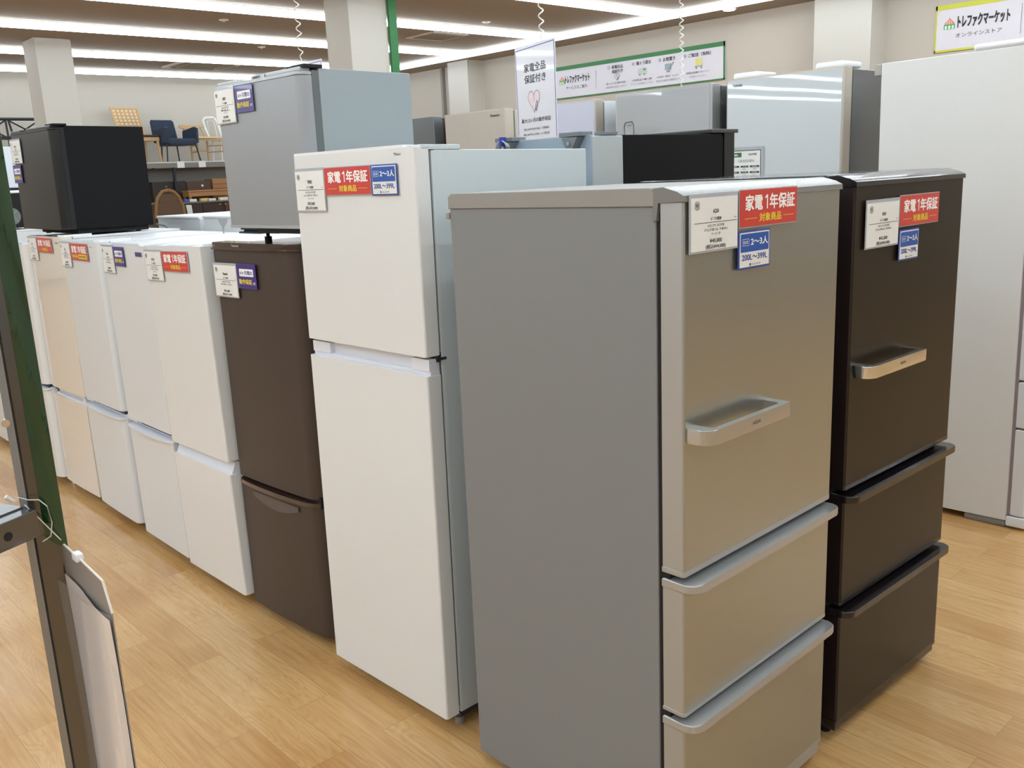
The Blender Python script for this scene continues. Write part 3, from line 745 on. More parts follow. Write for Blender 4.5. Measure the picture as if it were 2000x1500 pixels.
def blue_card(key, u, z, W, Hh, label, dz=-.0045):
    t = cardthing(key, 'capacity_card', label, 'capacity sign', u, z, 'blue and white capacity cards', dz)
    sleeve(t, W, Hh, mat('blue_edge', (44, 74, 158), .3, coat=.3))
    bm = bmesh.new(); rbox(bm, .005, W - .004, -.0014, -.0004, -Hh + .004, -.0035, r=.0002); obj('paper', bm, M_card, t)
    bm = bmesh.new(); y = -.0019; kx, kz = W / .116, Hh / .077
    rrect(bm, .007 * kx, W - .007 * kx, -.0425 * kz, -.006 * kz, .002, y, 0)
    line(bm, [(.013 * kx, -.0295 * kz), (.013 * kx, -.0165 * kz), (.036 * kx, -.0165 * kz), (.036 * kx, -.0295 * kz), (.013 * kx, -.0295 * kz)], .0007, y - .0004, 1)
    put_text(bm, '目安', .0245 * kx, -.023 * kz, .017 * kx, .007 * kz, y - .0004, 1)
    put_text(bm, '2〜3人', .074 * kx, -.0225 * kz, .062 * kx, .0155 * kz, y - .0004, 1, .02)
    put_text(bm, '200L〜399L', W * .5, -.0535 * kz, .092 * kx, .0115 * kz, y, 2, .02)
    put_text(bm, 'トレファク', W * .55, -.0685 * kz, .030 * kx, .0042 * kz, y, 3, .03)
    put_text(bm, '特', W * .36, -.0685 * kz, .006 * kx, .0055 * kz, y, 3, .03)
    flatobj('lettering', bm, [M_blue, M_wink, M_blueink, M_ink], t)
    return t
def navy_card(key, u, z, W, Hh, label, dz=-.0045):
    t = cardthing(key, 'guarantee_card', label, 'warranty sign', u, z, 'navy six-month guarantee cards', dz)
    bm = bmesh.new(); rbox(bm, 0, W, -.0012, .001, -Hh, 0, r=.0004); obj('card', bm, M_navyc, t)
    bm = bmesh.new(); y = -.0017; kx, kz = W / .116, Hh / .080
    rrect(bm, .016 * kx, W - .014 * kx, -.040 * kz, -.016 * kz, .003 * kx, y, 0)
    put_text(bm, '6ヶ月間の', W * .51, -.0285 * kz, .075 * kx, .013 * kz, y - .0004, 1, .02)
    put_text(bm, '動作保証', W * .43, -.057 * kz, .078 * kx, .016 * kz, y, 2, .02)
    put_text(bm, '付', W * .88, -.061 * kz, .015 * kx, .009 * kz, y, 0, .01)
    flatobj('lettering', bm, [M_wink, M_blueink, M_yink], t)
    return t
price_card('S', .008, 1.4815, .162, .110, 'white price card on the silver fridge reading ¥40,000', ('AQUA', '3ﾄﾞｱ冷蔵庫', 'AQR-27M2 2022年製', '272L(冷蔵223L 冷凍49L)', 'ｸﾘｰﾆﾝｸﾞ済', '¥40,000', '(税込¥44,000)'), dz=-.0075)
red_card('S', .174, 1.4835, .2225, .0755, 'red one-year warranty card on the silver fridge', dz=-.0075)
blue_card('S', .172, 1.4025, .118, .076, 'blue capacity card on the silver fridge, under its red card', dz=-.0075)
price_card('BK', .041, 1.433, .17, .117, 'white price card on the black three-door fridge', ('AQUA', '3ﾄﾞｱ冷蔵庫', 'AQR-27M2 2022年製', '272L(冷蔵223L 冷凍49L)', '', '¥45,000', '(税込¥49,500)'), dz=-.0075)
red_card('BK', .2135, 1.437, .2235, .079, 'red one-year warranty card on the black three-door fridge', dz=-.0075)
blue_card('BK', .217, 1.3505, .11, .078, 'blue capacity card on the black fridge, under its red card', dz=-.0075)
price_card('W', .006, 1.571, .15, .120, 'white price card on the tall white fridge', ('YAMADA', '2ﾄﾞｱ冷蔵庫', 'YRZ-F23H1 2021年製', '225L(冷蔵169L 冷凍56L)', 'ｸﾘｰﾆﾝｸﾞ済', '¥30,000', '(税込¥33,000)'))
red_card('W', .157, 1.570, .2145, .0755, 'red one-year warranty card on the tall white fridge')
blue_card('W', .3745, 1.569, .109, .0775, 'blue capacity card on the tall white fridge, right of its red card')
price_card('BR', .010, 1.284, .150, .115, 'white price card on the brown fridge', ('Panasonic', '2ﾄﾞｱ冷蔵庫', 'NR-B17BW 2019年製', '168L(冷蔵124L 冷凍44L)', '', '¥16,000', '(税込¥17,600)'), dz=-.012)
navy_card('BR', .164, 1.2845, .116, .081, 'navy six-month guarantee card on the brown fridge', dz=-.012)
price_card('F5', .010, 1.314, .160, .117, 'white price card on the white fridge next to the brown one', ('HITACHI', '2ﾄﾞｱ冷蔵庫', 'RL-154KA 2021年製', '154L(冷蔵110L 冷凍44L)', 'ｸﾘｰﾆﾝｸﾞ済', '¥27,000', '(税込¥29,700)'))
red_card('F5', .175, 1.310, .2255, .0745, 'red one-year warranty card on the white fridge next to the brown one')
price_card('F4', .012, 1.320, .130, .117, 'price card on the white fridge with the blue badge', ('Haier', '2ﾄﾞｱ冷蔵庫', 'JR-NF148B 2020年製', '148L(冷蔵94L 冷凍54L)', '', '¥16,000', '(税込¥17,600)'))
navy_card('F4', .150, 1.3145, .110, .078, 'navy six-month guarantee card on the fridge with the blue badge')
price_card('F3', .008, 1.318, .138, .116, 'price card on the white fridge below the right foot of the black one', ('AQUA', '2ﾄﾞｱ冷蔵庫', 'AQR-16H 2019年製', '157L(冷蔵111L 冷凍46L)', '', '¥18,000', '(税込¥19,800)'), dz=-.007)
red_card('F3', .155, 1.314, .227, .078, 'red card with yellow bubble on the third white fridge from the brown one', True, dz=-.007)
price_card('F2', .008, 1.330, .137, .118, 'price card on the glossy cream fridge', ('SHARP', '2ﾄﾞｱ冷蔵庫', 'SJ-D14D 2018年製', '137L(冷蔵91L 冷凍46L)', '', '¥17,000', '(税込¥18,700)'), dz=-.008)
red_card('F2', .153, 1.328, .214, .075, 'red one-year warranty card on the glossy cream fridge', dz=-.008)
price_card('F1', .01, 1.262, .12, .115, 'price card on the bow-fronted white fridge beside the post', ('SHARP', '2ﾄﾞｱ冷蔵庫', 'SJ-D14E 2018年製', '137L', '', '¥16,000', '(税込¥17,600)'), dz=-.016)
navy_card('F1', .118, 1.2625, .098, .076, 'navy guarantee card half hidden by the post at left', dz=-.016)
price_card('MS', .003, 1.834, .125, .111, 'white price card on the silver compact fridge', ('SANYO', '1ﾄﾞｱ冷蔵庫', 'SR-51A 2009年製', '46L', 'ｺﾝﾊﾟｸﾄ', '¥4,000', '(税込¥4,400)'), dz=-.008)
navy_card('MS', .135, 1.829, .105, .079, 'navy six-month guarantee card on the silver compact fridge', dz=-.008)
price_card('MB', .002, 1.801, .147, .118, 'white price card on the black compact fridge', ('TOHOTAIYO', '1ﾄﾞｱ冷蔵庫', 'TH-46L 2018年製', '46L', '', '¥6,000', '(税込¥6,600)'), dz=-.008)
navy_card('MB', .002, 1.678, .112, .087, 'navy six-month guarantee card on the black compact fridge', dz=-.008)
# spec sheet on the white glass fridge
t = cardthing('T', 'spec_sheet', 'spec sheet with green header on the white glass-fronted fridge', 'sign', -.0, 1.5925, None)
bm = bmesh.new(); rbox(bm, 0, .222, -.001, .0015, -.31, .014, r=.0008); obj('sleeve', bm, M_sleeve, t)
bm = bmesh.new(); rbox(bm, .003, .209, -.0016, -.0006, -.29, 0, r=.0002); obj('paper', bm, M_card, t)
bm = bmesh.new(); y = -.0022
line(bm, [(.006, -.285), (.006, -.003), (.206, -.003), (.206, -.285)], .004, y, 0)
rect(bm, .01, .098, -.034, -.012, y, 1); put_text(bm, 'TOSHIBA', .05, -.024, .055, .010, y - .0004, 2, .02)
put_text(bm, '2020年製', .160, -.022, .046, .011, y, 3, .02)
put_text(bm, 'GR-RX510FH', .125, -.053, .085, .013, y, 3, .0)
for r in range(4):
    zz = -.075 - r * .028
    for a, b, s in ((.015, .085, '定格内容積'), (.095, .137, '冷凍'), (.147, .199, '年間消費電力')):
        rect(bm, a, b, zz - .009, zz, y, 0); put_text(bm, s, (a + b) / 2, zz - .0045, (b - a) * .6, .005, y - .0004, 2)
        put_text(bm, ('509L', '12L', '280kWh', '幅650')[r], (a + b) / 2, zz - .017, .02, .006, y, 3)
flatobj('lettering', bm, [mat('dark_green_ink', (60, 72, 66), .6), mat('header_green', (58, 110, 72), .5), M_wink, M_inkg], t)

# ------------------------------------------------------------------ hanging signs and spiral cords
def heart(bm, cx, cz, s, y, fill, ink, lw, kx=1.0):
    L = []
    for i in range(41):
        a = -PI + 2 * PI * i / 40
        L.append((cx + s * .062 * 16 * math.sin(a) ** 3 * kx, cz + s * .062 * (13 * math.cos(a) - 5 * math.cos(2 * a) - 2 * math.cos(3 * a) - math.cos(4 * a))))
    poly(bm, L[:-1], y, fill); line(bm, L, lw, y - .0004, ink)
    line(bm, [(cx, cz + s * .3), (cx + s * .04, cz + s * .05), (cx - s * .01, cz - s * .1)], lw, y - .0005, ink)
    # clasping hand
    line(bm, [(cx + s * .25, cz - s * .9), (cx + s * .22, cz - s * .55), (cx + s * .4, cz - s * .25), (cx + s * .5, cz - s * .1), (cx + s * .6, cz - s * .3), (cx + s * .55, cz - s * .6), (cx + s * .38, cz - s * .75), (cx + s * .4, cz - s * .95)], lw * 1.6, y - .0005, ink)
def hang_sign(loc, rz, label, glabel):
    t = thing('hanging_sign', label, 'sign', loc, (0, 0, rz))
    W, Hh = .392, .46
    bm = bmesh.new(); rbox(bm, 0, W, -.002, .002, -Hh, 0, r=.001); obj('sleeve', bm, M_sign, t)
    bm = bmesh.new(); y = -.0028
    line(bm, [(.012, -Hh + .03), (.008, -.02), (W - .006, -.012), (W - .004, -Hh + .005)], .004, y, 1)
    put_text(bm, '家電全品', W * .5, -.112, .21, .040, y, 0, .012)
    put_text(bm, '保証付き', W * .5, -.166, .21, .040, y, 0, .012)
    heart(bm, W * .46, -.268, .058, y, 2, 3, .0026)
    put_text(bm, '最大12ヶ月の動作保証', W * .49, -.365, .29, .021, y, 0, .012)
    put_text(bm, '税抜1,000円未満の商品：7日間保証', W * .49, -.408, .25, .012, y, 3, .01)
    put_text(bm, '税抜1,000円以上の商品：6ヶ月間保証', W * .49, -.434, .26, .012, y, 3, .01)
    flatobj('lettering', bm, [M_ink, mat('violet_line', (92, 84, 168), .5), mat('heart_pink', (236, 216, 222), .6), M_inkg], t)
    return t
hang_sign((3.4, 3.5985, 2.1532), H - .2472, 'white hanging sign with a heart and violet outline, in front of the champagne fridge', '')
hang_sign((3.4, 5.83, 2.312), H, 'white hanging sign whose top edge peeks out behind the silver compact fridge', '')
hang_sign((5.0, 3.95, 2.02), H, 'white hanging sign hidden below the rightmost spiral cord', '')
def spiral(x, y, z0, z1, label, amp=.011, pitch=.03):
    bm = bmesh.new(); pts = []; n = int((z1 - z0) / pitch * 8)
    for i in range(n + 1):
        z = z0 + (z1 - z0) * i / n; a = (z - z0) / pitch * 2 * PI; e = min(1, i / 8, (n - i) / 8)
        pts.append((x + amp * e * math.cos(a), y + amp * e * math.sin(a), z))
    tube(bm, pts, .0035, n=6)
    tag(obj('spiral_cord', bm, M_cord), label, 'cord', 'coiled white hanging cords')
spiral(3.37, 3.372, 2.155, HC, 'coiled white cord holding the heart sign in the centre', amp=.012, pitch=.05)
spiral(3.4, 5.69, 2.327, HC, 'coiled white cord left of the big white pillar', amp=.016, pitch=.06)
spiral(5.0, 3.75, 2.025, HC, 'coiled white cord in front of the green-edged wall banner', amp=.012, pitch=.045)

# ------------------------------------------------------------------ wall banners
def tent_logo(bm, cx, cz, s, y, red, green, pale):
    poly(bm, [(cx - s, cz), (cx, cz + s * 1.0), (cx + s, cz), (cx + s * .5, cz - s * .08), (cx, cz), (cx - s * .5, cz - s * .08)], y, red)
    for k in (-.55, 0, .5):
        poly(bm, [(cx + k * s - s * .09, cz), (cx, cz + s * .8), (cx + k * s + s * .09, cz)], y - .001, pale)
    line(bm, [(cx, cz + s), (cx, cz + s * 1.25)], s * .07, y, red)
    rect(bm, cx - s, cx + s, cz - s * .95, cz - s * .1, y + .001, green)
    for k in (-.62, 0, .62): rect(bm, cx + k * s - s * .2, cx + k * s + s * .2, cz - s * .9, cz - s * .3, y, pale)
M_lred = mat('logo_red', (226, 120, 96), .5); M_lgrn = mat('logo_green', (70, 160, 96), .5); M_lpale = mat('logo_pale', (214, 240, 214), .5)
t = thing('wall_banner', 'long white service banner edged in green on the right wall', 'banner', (11.395, 11.15, 3.185), (0, 0, H))
BW, BH = 3.36, .51; o = .10
bm = bmesh.new(); rbox(bm, 0, BW, -.01, 0, -BH, 0, r=.002); obj('cloth', bm, M_lav, t)
bm = bmesh.new(); y = -.014
rect(bm, 0, BW, -.062, 0, y, 0); rect(bm, 0, BW, -BH, -BH + .02, y, 0); rect(bm, BW - .028, BW, -BH, 0, y, 0)
tent_logo(bm, o + .10, -.22, .062, y, 4, 5, 6)
put_text(bm, 'トレファクマーケット', o + .44, -.215, .54, .115, y, 1, .04)
put_text(bm, 'サービスのご案内', o + .42, -.345, .46, .055, y, 2, .0)
rect(bm, o + .84, o + .846, -.42, -.13, y, 3)
cols = ((1.36, '家電全品', '保証付き', '最大12ヶ月の動作保証', '※保証期間は商品により異なる', '1'), (1.88, '軽トラ貸出', '', '大型商品の購入時、', 'トラックを無料レンタル', '2'),
        (2.36, 'お取置き', '', '3,000円（税込）以上の', '商品を最長1週間まで', '3'), (2.90, 'ご配送（有料）', '', '詳細は店舗スタッフへ', 'お尋ねください。', '4'))
for cx, a, b2, c1, c2, num in cols:
    cx += o - .1
    wdt = .055 * len(a)
    put_text(bm, a, cx + .03, -.125, wdt, .052, y, 2, .02)
    if b2: put_text(bm, b2, cx + .03, -.192, wdt, .052, y, 2, .02)
    rrect(bm, cx - wdt / 2 - .055, cx - wdt / 2 - .008, -.15, -.10, .022, y, 3); put_text(bm, num, cx - wdt / 2 - .031, -.125, .015, .03, y - .002, 7)
    put_text(bm, c1, cx, -.365, .40 if len(c1) > 8 else .3, .030, y, 2, .0); put_text(bm, c2, cx, -.42, .42 if len(c2) > 8 else .3, .030, y, 3, .0)
heart(bm, 1.36 + .02, -.27, .055, y, 8, 3, .006)
rrect(bm, 1.80, 1.97, -.29, -.20, .02, y, 9); rect(bm, 1.90, 1.955, -.235, -.21, y - .002, 5); rrect(bm, 1.82, 1.85, -.305, -.28, .012, y - .002, 3); rrect(bm, 1.91, 1.94, -.305, -.28, .012, y - .002, 3)
rect(bm, 2.31, 2.43, -.28, -.19, y, 10); rect(bm, 2.34, 2.40, -.31, -.285, y, 3); line(bm, [(2.38, -.27), (2.47, -.18)], .02, y - .002, 3)
rect(bm, 2.86, 2.97, -.27, -.18, y, 11); line(bm, [(2.85, -.285), (2.98, -.285)], .01, y, 3); rrect(bm, 2.86, 2.89, -.32, -.29, .012, y, 3); rrect(bm, 2.945, 2.975, -.32, -.29, .012, y, 3)
flatobj('lettering', bm, [M_green, M_ink, mat('ink_soft', (72, 70, 74), .6), mat('ink_pale', (150, 150, 156), .6), M_lred, M_lgrn, M_lpale, M_wink, mat('heart_grey', (214, 210, 218), .6), mat('van_grey', (196, 204, 198), .6), mat('screen_grey', (150, 172, 182), .6), mat('box_yellow', (224, 216, 120), .6)], t)
t = thing('wall_banner', 'white online-store banner edged in yellow at the top right corner', 'banner', (11.395, 4.9, 3.194), (0, 0, H))
BW, BH = 2.4, .515
bm = bmesh.new(); rbox(bm, 0, BW, -.01, 0, -BH, 0, r=.002); obj('cloth', bm, M_lav, t)
bm = bmesh.new(); y = -.014
rect(bm, 0, BW, -.052, 0, y, 0); rect(bm, 0, BW, -BH, -BH + .022, y, 0); rect(bm, 0, .018, -BH, 0, y, 0)
tent_logo(bm, .162, -.212, .062, y, 3, 4, 5)
put_text(bm, 'トレファクマーケット', .535, -.205, .56, .125, y, 1, .045)
put_text(bm, 'オンラインストア', .49, -.35, .50, .045, y, 2, .0)
rect(bm, .93, .936, -.42, -.10, y, 6)
flatobj('lettering', bm, [M_yel, M_ink, mat('ink_soft', (72, 70, 74), .6), M_lred, M_lgrn, M_lpale, mat('ink_pale', (150, 150, 156), .6)], t)

# ------------------------------------------------------------------ chairs and shelf by the back wall
YB = 16.1
M_oak = mat('light_oak', (206, 168, 122), .45, var=.06, scale=1, aniso=(4, 4, 60))
M_oak2 = mat('mid_oak', (168, 120, 76), .45, var=.06, scale=1, aniso=(40, 4, 4))
M_weave = mat('woven_paper', (236, 208, 160), .7)
M_navy = mat('navy_fabric', (50, 62, 82), .85)
M_blkm = mat('black_metal', (28, 28, 32), .45)
ZS = 1.975
t = thing('display_shelf', 'long grey display shelf carrying the chairs by the back wall', 'shelf', (6.8, YB, 0))
part('top_board', mat('shelf_white', (216, 212, 206), .6), t, (-3.3, 2.0, -.1, .85, ZS - .03, ZS), r=.003)
part('edge_beam', mat('shelf_grey', (126, 122, 118), .5), t, (-3.3, 2.0, -.13, -.1, ZS - .10, ZS - .02), r=.003)
part('back_board', mat('shelf_board', (128, 124, 120), .7), t, (-3.3, 2.0, .3, .33, 1.62, ZS - .1), r=.003)
part('lower_board', mat('shelf_grey', (126, 122, 118), .5), t, (-3.3, 2.0, -.1, .85, 1.27, 1.30), r=.003)
for x in (-3.2, .045, 1.95):
    part('post', M_blkm, t, (x - .02, x + .02, -.09, -.05, 0, ZS - .03 if x != .045 else ZS - .03), (x - .02, x + .02, .8, .84, 0, ZS - .03), r=.002)
# woven high-back chair
t = thing('dining_chair', 'light oak chair with a woven high back, leftmost of the three by the wall', 'chair', (6.50, YB + .14, ZS), (0, 0, .12), 'chairs displayed on the shelf')
def leg(t, p0, p1, r0, r1, m, nm='leg', n=8):
    bm = bmesh.new(); cyl(bm, p0, p1, r0, r1, n); return obj(nm, bm, m, t)
for sx in (-.21, .25): leg(t, (sx, 0, 0), (sx * .95, .03, .42), .018, .026, M_oak)
for sx in (-.19, .2): leg(t, (sx, .42, 0), (sx, .40, .42), .018, .026, M_oak)
part('seat', mat('seat_dark', (60, 50, 46), .6), t, (-.24, .27, -.02, .44, .43, .47), r=.015)
part('seat_rail', M_oak, t, (-.22, .26, -.01, .42, .37, .43), r=.005)
bm = bmesh.new()
for sx0, sx1 in ((-.225, -.28), (.225, .19)):
    cyl(bm, (sx0, .40, .42), (sx1, .52, .94), .022, .018, 8)
for k in range(9):
    z = .5 + k * .053; u = (z - .42) / .52
    cyl(bm, (-.225 - .055 * u, .40 + .12 * u, z), (.225 - .035 * u, .40 + .12 * u, z), .010, n=6)
cyl(bm, (-.285, .525, .94), (.20, .525, .94), .022, n=8)
for k in range(5):
    cyl(bm, (-.15 + k * .075, .405, .45), (-.2 + k * .08, .52, .93), .008, n=6)
obj('back_frame', bm, M_oak, t)
bm = bmesh.new()
for j in range(8):
    for k in range(6):
        u = (j + .5) / 8 * .9 + .08; x = -.19 + k * .075 - .05 * u
        rbox(bm, x - .022, x + .022, .40 + .12 * u - .006, .40 + .12 * u + .006, .44 + .5 * u - .02, .44 + .5 * u + .018, r=.004)
obj('woven_panel', bm, M_weave, t)
# navy armchair
t = thing('armchair', 'navy upholstered armchair with thin black legs, middle of the shelf chairs', 'chair', (7.10, YB + .0, ZS), (0, 0, .1), 'chairs displayed on the shelf')
for sx, sy in ((-.33, 0), (-.22, .4), (.31, .0), (.12, .4)): leg(t, (sx, sy, 0), (sx * .85, sy * .9 + .04, .30), .011, .013, M_blkm)
bm = bmesh.new(); rbox(bm, -.27, .27, -.03, .42, .28, .40, r=.045, seg=3); obj('seat', bm, M_navy, t)
bm = bmesh.new()
prism(bm, [(-.30, .36), (-.33, .70), (-.31, .735), (.06, .735), (.095, .70), (.15, .36)], .40, .47, axis='y', r=.02, seg=3); 
obj('backrest', bm, M_navy, t)
for s in (-1, 1):
    bm = bmesh.new(); x = .25 * s
    prism(bm, [(-.02, .32), (-.04, .57), (.05, .60), (.44, .55), (.46, .34)], x - .025 + .03 * s, x + .025 + .03 * s, axis='x', r=.015, seg=3); obj('armrest', bm, M_navy, t)
# wishbone chair
t = thing('dining_chair', 'pale wooden chair with a curved yoke back and Y-shaped splat', 'chair', (7.66, YB + .12, ZS), (0, 0, .15), 'chairs displayed on the shelf')
fr = [(-.27, 0), (.29, 0)]
for sx in (-.24, .27): leg(t, (sx * 1.05, 0, 0), (sx, .02, .43), .016, .02, M_oak)
for sx in (-.14, .2): leg(t, (sx, .40, 0), (sx - .02, .36, .40), .018, .018, M_oak)
bm = bmesh.new()
cyl(bm, (-.14, .36, .40), (-.25, .45, .62), .017, .013, 8); cyl(bm, (.18, .36, .40), (.13, .46, .62), .017, .013, 8)
obj('back_post', bm, M_oak, t)
bm = bmesh.new()
prism(bm, [(-.33, .60), (-.33, .65), (-.27, .655), (.16, .645), (.18, .62), (.02, .62), (-.05, .60), (-.10, .575), (-.2, .58), (-.27, .60)], .40, .43, axis='y', r=.006)
obj('top_rail', bm, M_oak, t)
bm = bmesh.new(); cyl(bm, (-.05, .40, .42), (-.11, .41, .58), .008, n=6); cyl(bm, (-.01, .40, .42), (.04, .41, .6), .008, n=6); obj('splat', bm, M_oak, t)
part('seat', M_weave, t, (-.24, .27, 0, .38, .40, .43), r=.012)
bm = bmesh.new()
for z in (.17, .28):
    cyl(bm, (-.23, .02, z), (-.13, .38, z), .010, n=6); cyl(bm, (.26, .02, z), (.19, .38, z), .010, n=6)
cyl(bm, (-.14, .38, .2), (.2, .38, .2), .010, n=6); cyl(bm, (-.24, .01, .37), (.27, .01, .37), .012, n=6)
obj('stretcher', bm, M_oak, t)
# white plastic chair
t = thing('stacking_chair', 'white plastic chair half hidden behind the yoke-back wooden chair', 'chair', (8.16, YB + .45, ZS), (0, 0, .15), 'chairs displayed on the shelf')
M_wp = mat('chair_white', (236, 234, 228), .5)
bm = bmesh.new()
tube(bm, [(-.24, .2, .40), (-.28, .25, .62), (-.27, .3, .76), (-.22, .31, .80), (-.05, .31, .81), (.0, .3, .76), (.02, .25, .62), (.04, .2, .40)], .022, n=8)
tube(bm, [(-.19, .26, .45), (-.2, .28, .74), (-.06, .28, .75), (-.03, .26, .45)], .008, n=6)
obj('back_frame', bm, M_wp, t)
part('seat', M_wp, t, (-.25, .15, -.15, .25, .37, .41), r=.015)
for sx, sy in ((-.24, -.12), (.14, -.12), (-.2, .22), (.1, .22)): leg(t, (sx, sy, 0), (sx * .9, sy * .9, .38), .014, .016, M_wp)
# two dark cross-back chairs further left
for x, l in ((4.22, 'dark metal cross-back chair at the far left edge of the picture'), (4.72, 'dark metal cross-back chair just left of the far column')):
    t = thing('cross_back_chair', l, 'chair', (x, YB + .2, ZS), (0, 0, 0), 'dark cross-back chairs on the far shelf')
    bm = bmesh.new()
    cyl(bm, (-.26, .3, .745), (.24, .3, .745), .024, n=10)
    cyl(bm, (-.24, .3, .74), (-.2, .28, .44), .017, n=8); cyl(bm, (.22, .3, .74), (.22, .28, .44), .017, n=8)
    cyl(bm, (-.23, .3, .72), (.2, .28, .46), .012, n=8); cyl(bm, (.21, .3, .72), (-.2, .28, .46), .012, n=8)
    obj('back_frame', bm, M_blkm, t)
    part('seat', M_blkm, t, (-.22, .24, -.12, .3, .42, .46), r=.01)
    for sx, sy in ((-.2, -.1), (.22, -.1), (-.2, .28), (.22, .28)): leg(t, (sx, sy, 0), (sx, sy, .43), .015, .015, M_blkm)
# price tags on the shelf edge
for x in (6.955, 7.345):
    bm = bmesh.new(); rbox(bm, x - .065, x + .065, YB - .14, YB - .132, 1.868, 1.978, r=.002)
    tag(obj('shelf_price_tag', bm, M_card), 'white price tag on the shelf edge below the ' + ('navy armchair' if x < 7 else 'yoke-back wooden chair'), 'price tag', 'price tags on the chair shelf')
# furniture under the shelf
t = thing('drawer_chest', 'very dark brown low chest under the shelf, left one', 'chest', (6.75, YB - .02, 1.30))
part('body', mat('very_dark_wood', (46, 32, 28), .5), t, (-.30, .30, 0, .3, 0, .345), r=.004)
bm = bmesh.new(); cyl(bm, (-.06, -.02, .26), (-.06, 0, .26), .014, n=12); obj('knob', bm, M_foot, t)
t = thing('drawer_chest', 'mid brown low chest with a pale knob under the shelf', 'chest', (7.32, YB - .04, 1.30))
M_mdw = mat('mid_dark_wood', (84, 60, 44), .5, var=.1, scale=1, aniso=(4, 4, 60))
part('body', M_mdw, t, (-.26, .20, .02, .32, 0, .33), r=.004); part('drawer', M_mdw, t, (-.25, .19, 0, .022, .16, .32), r=.003)
bm = bmesh.new(); cyl(bm, (.02, -.02, .25), (.02, 0, .25), .02, n=12); obj('knob', bm, M_wplast, t)
t = thing('wooden_block_shelf', 'tan wooden drawer tower standing beside the brown chests under the shelf', 'chest', (7.66, YB - .03, 1.30))
part('body', M_oak2, t, (-.12, .2, 0, .3, 0, .36), r=.004); part('drawer', M_oak2, t, (-.11, .19, -.012, .002, .19, .26), (-.11, .19, -.012, .002, .27, .345), r=.003)
t = thing('low_table', 'tan wooden low table with short legs standing on the sideboard', 'table', (7.35, YB - .30, 1.286))
part('table_top', M_oak2, t, (-.47, .5, -.16, .14, .165, .19), r=.004); part('apron', M_oak2, t, (-.45, .48, -.14, .12, .085, .166), r=.004)
for sx, sy in ((-.42, -.12), (.45, -.12), (-.42, .1), (.45, .1)): part('leg', M_oak2, t, (sx - .02, sx + .02, sy - .02, sy + .02, 0, .088), r=.003)
t = thing('sideboard', 'reddish brown sideboard with twin knobs under the shelf', 'sideboard', (7.2, YB - .6, 0))
M_rb = mat('red_brown_wood', (84, 48, 36), .5, var=.1, scale=1, aniso=(4, 4, 60)); M_db = mat('dark_brown_wood', (52, 34, 30), .5, var=.1, scale=1, aniso=(4, 4, 60))
part('body', M_db, t, (-.56, .6, 0, .45, 0, 1.26), r=.004)
part('top_board', mat('sideboard_top', (120, 112, 104), .4), t, (-.6, .62, -.03, .47, 1.26, 1.285), r=.004)
for k, (a, b, m) in enumerate(((-.56, -.16, mat('very_dark_wood', (46, 32, 28), .5)), (-.15, .19, M_db), (.26, .6, M_rb))):
    d = part('door', m, t, (a, b, -.02, .0, .3, 1.25), r=.003)
    if k:
        bm = bmesh.new(); xx = b - .03 if k == 1 else a + .0; cyl(bm, (xx, -.04, 1.22), (xx, -.02, 1.22), .014, n=12); obj('knob', bm, M_foot, d)
for x, wd, hgt, col, l in ((6.80, .05, .05, (70, 90, 160), 'small blue packet on the dark sideboard'), (6.90, .07, .045, (236, 232, 220), 'white crumpled packet beside the blue packet on the sideboard'),
                        (7.12, .07, .05, (220, 190, 120), 'yellowish box in the middle of the sideboard'), (7.24, .08, .04, (240, 236, 228), 'white folded paper on the sideboard'),
                        (7.47, .075, .05, (238, 230, 205), 'cream card standing on the sideboard'), (7.70, .05, .045, (236, 226, 190), 'small cream card at the right end of the sideboard')):
    bm = bmesh.new(); rbox(bm, x - wd, x + wd, YB - .58, YB - .5, 1.285, 1.285 + hgt, r=.006)
    tag(obj('small_goods', bm, mat('goods_%d_%d' % (col[0], col[1]), col, .6)), l, 'packet', 'small goods on the sideboard')
bm = bmesh.new(); prism(bm, [(6.78, .9), (6.86, .9), (6.84, 1.235), (6.74, 1.24)], YB - .631, YB - .622, axis='y', r=.001)
tag(obj('hanging_label', bm, M_card), 'long white paper label in front of the dark sideboard', 'label')
t = thing('round_back_chair', 'brown chair with a curved rounded back left of the sideboard', 'chair', (6.3, YB - .9, 0))
bm = bmesh.new()
tube(bm, [(.05, 0, 1.5), (.14, 0, 1.47), (.22, 0, 1.38), (.27, 0, 1.24), (.29, 0, 1.05), (.29, 0, .8)], .03, n=10)
tube(bm, [(.05, 0, 1.5), (-.05, 0, 1.48), (-.14, 0, 1.38), (-.18, 0, 1.24), (-.2, 0, 1.05), (-.2, 0, .8)], .03, n=10)
obj('back_frame', bm, mat('chair_cane', (140, 104, 62), .5), t)
part('backrest', mat('cane_brown', (96, 70, 48), .6), t, (-.17, .26, -.01, .01, .8, 1.3), (-.12, .2, -.008, .008, 1.3, 1.44), r=.004)
part('seat', mat('cane_brown', (96, 70, 48), .6), t, (-.22, .3, -.45, .05, .72, .8), r=.02)
for sx, sy in ((-.2, -.4), (.27, -.4), (-.2, 0), (.27, 0)): leg(t, (sx, sy, 0), (sx, sy, .74), .02, .025, mat('chair_cane', (140, 104, 62), .5))

# ------------------------------------------------------------------ rack with sleeve in the foreground
M_post = mat('chrome_steel_post', (112, 112, 112), .18, metal=.9, var=.02)
M_flange = mat('zinc_edge', (150, 154, 158), .35, metal=.7)
RKX, RKY = .2175, .9765
t = thing('steel_rack', 'chromed steel rack post with a cross bar at the left edge, close to the camera', 'rack', (RKX, RKY, 0))
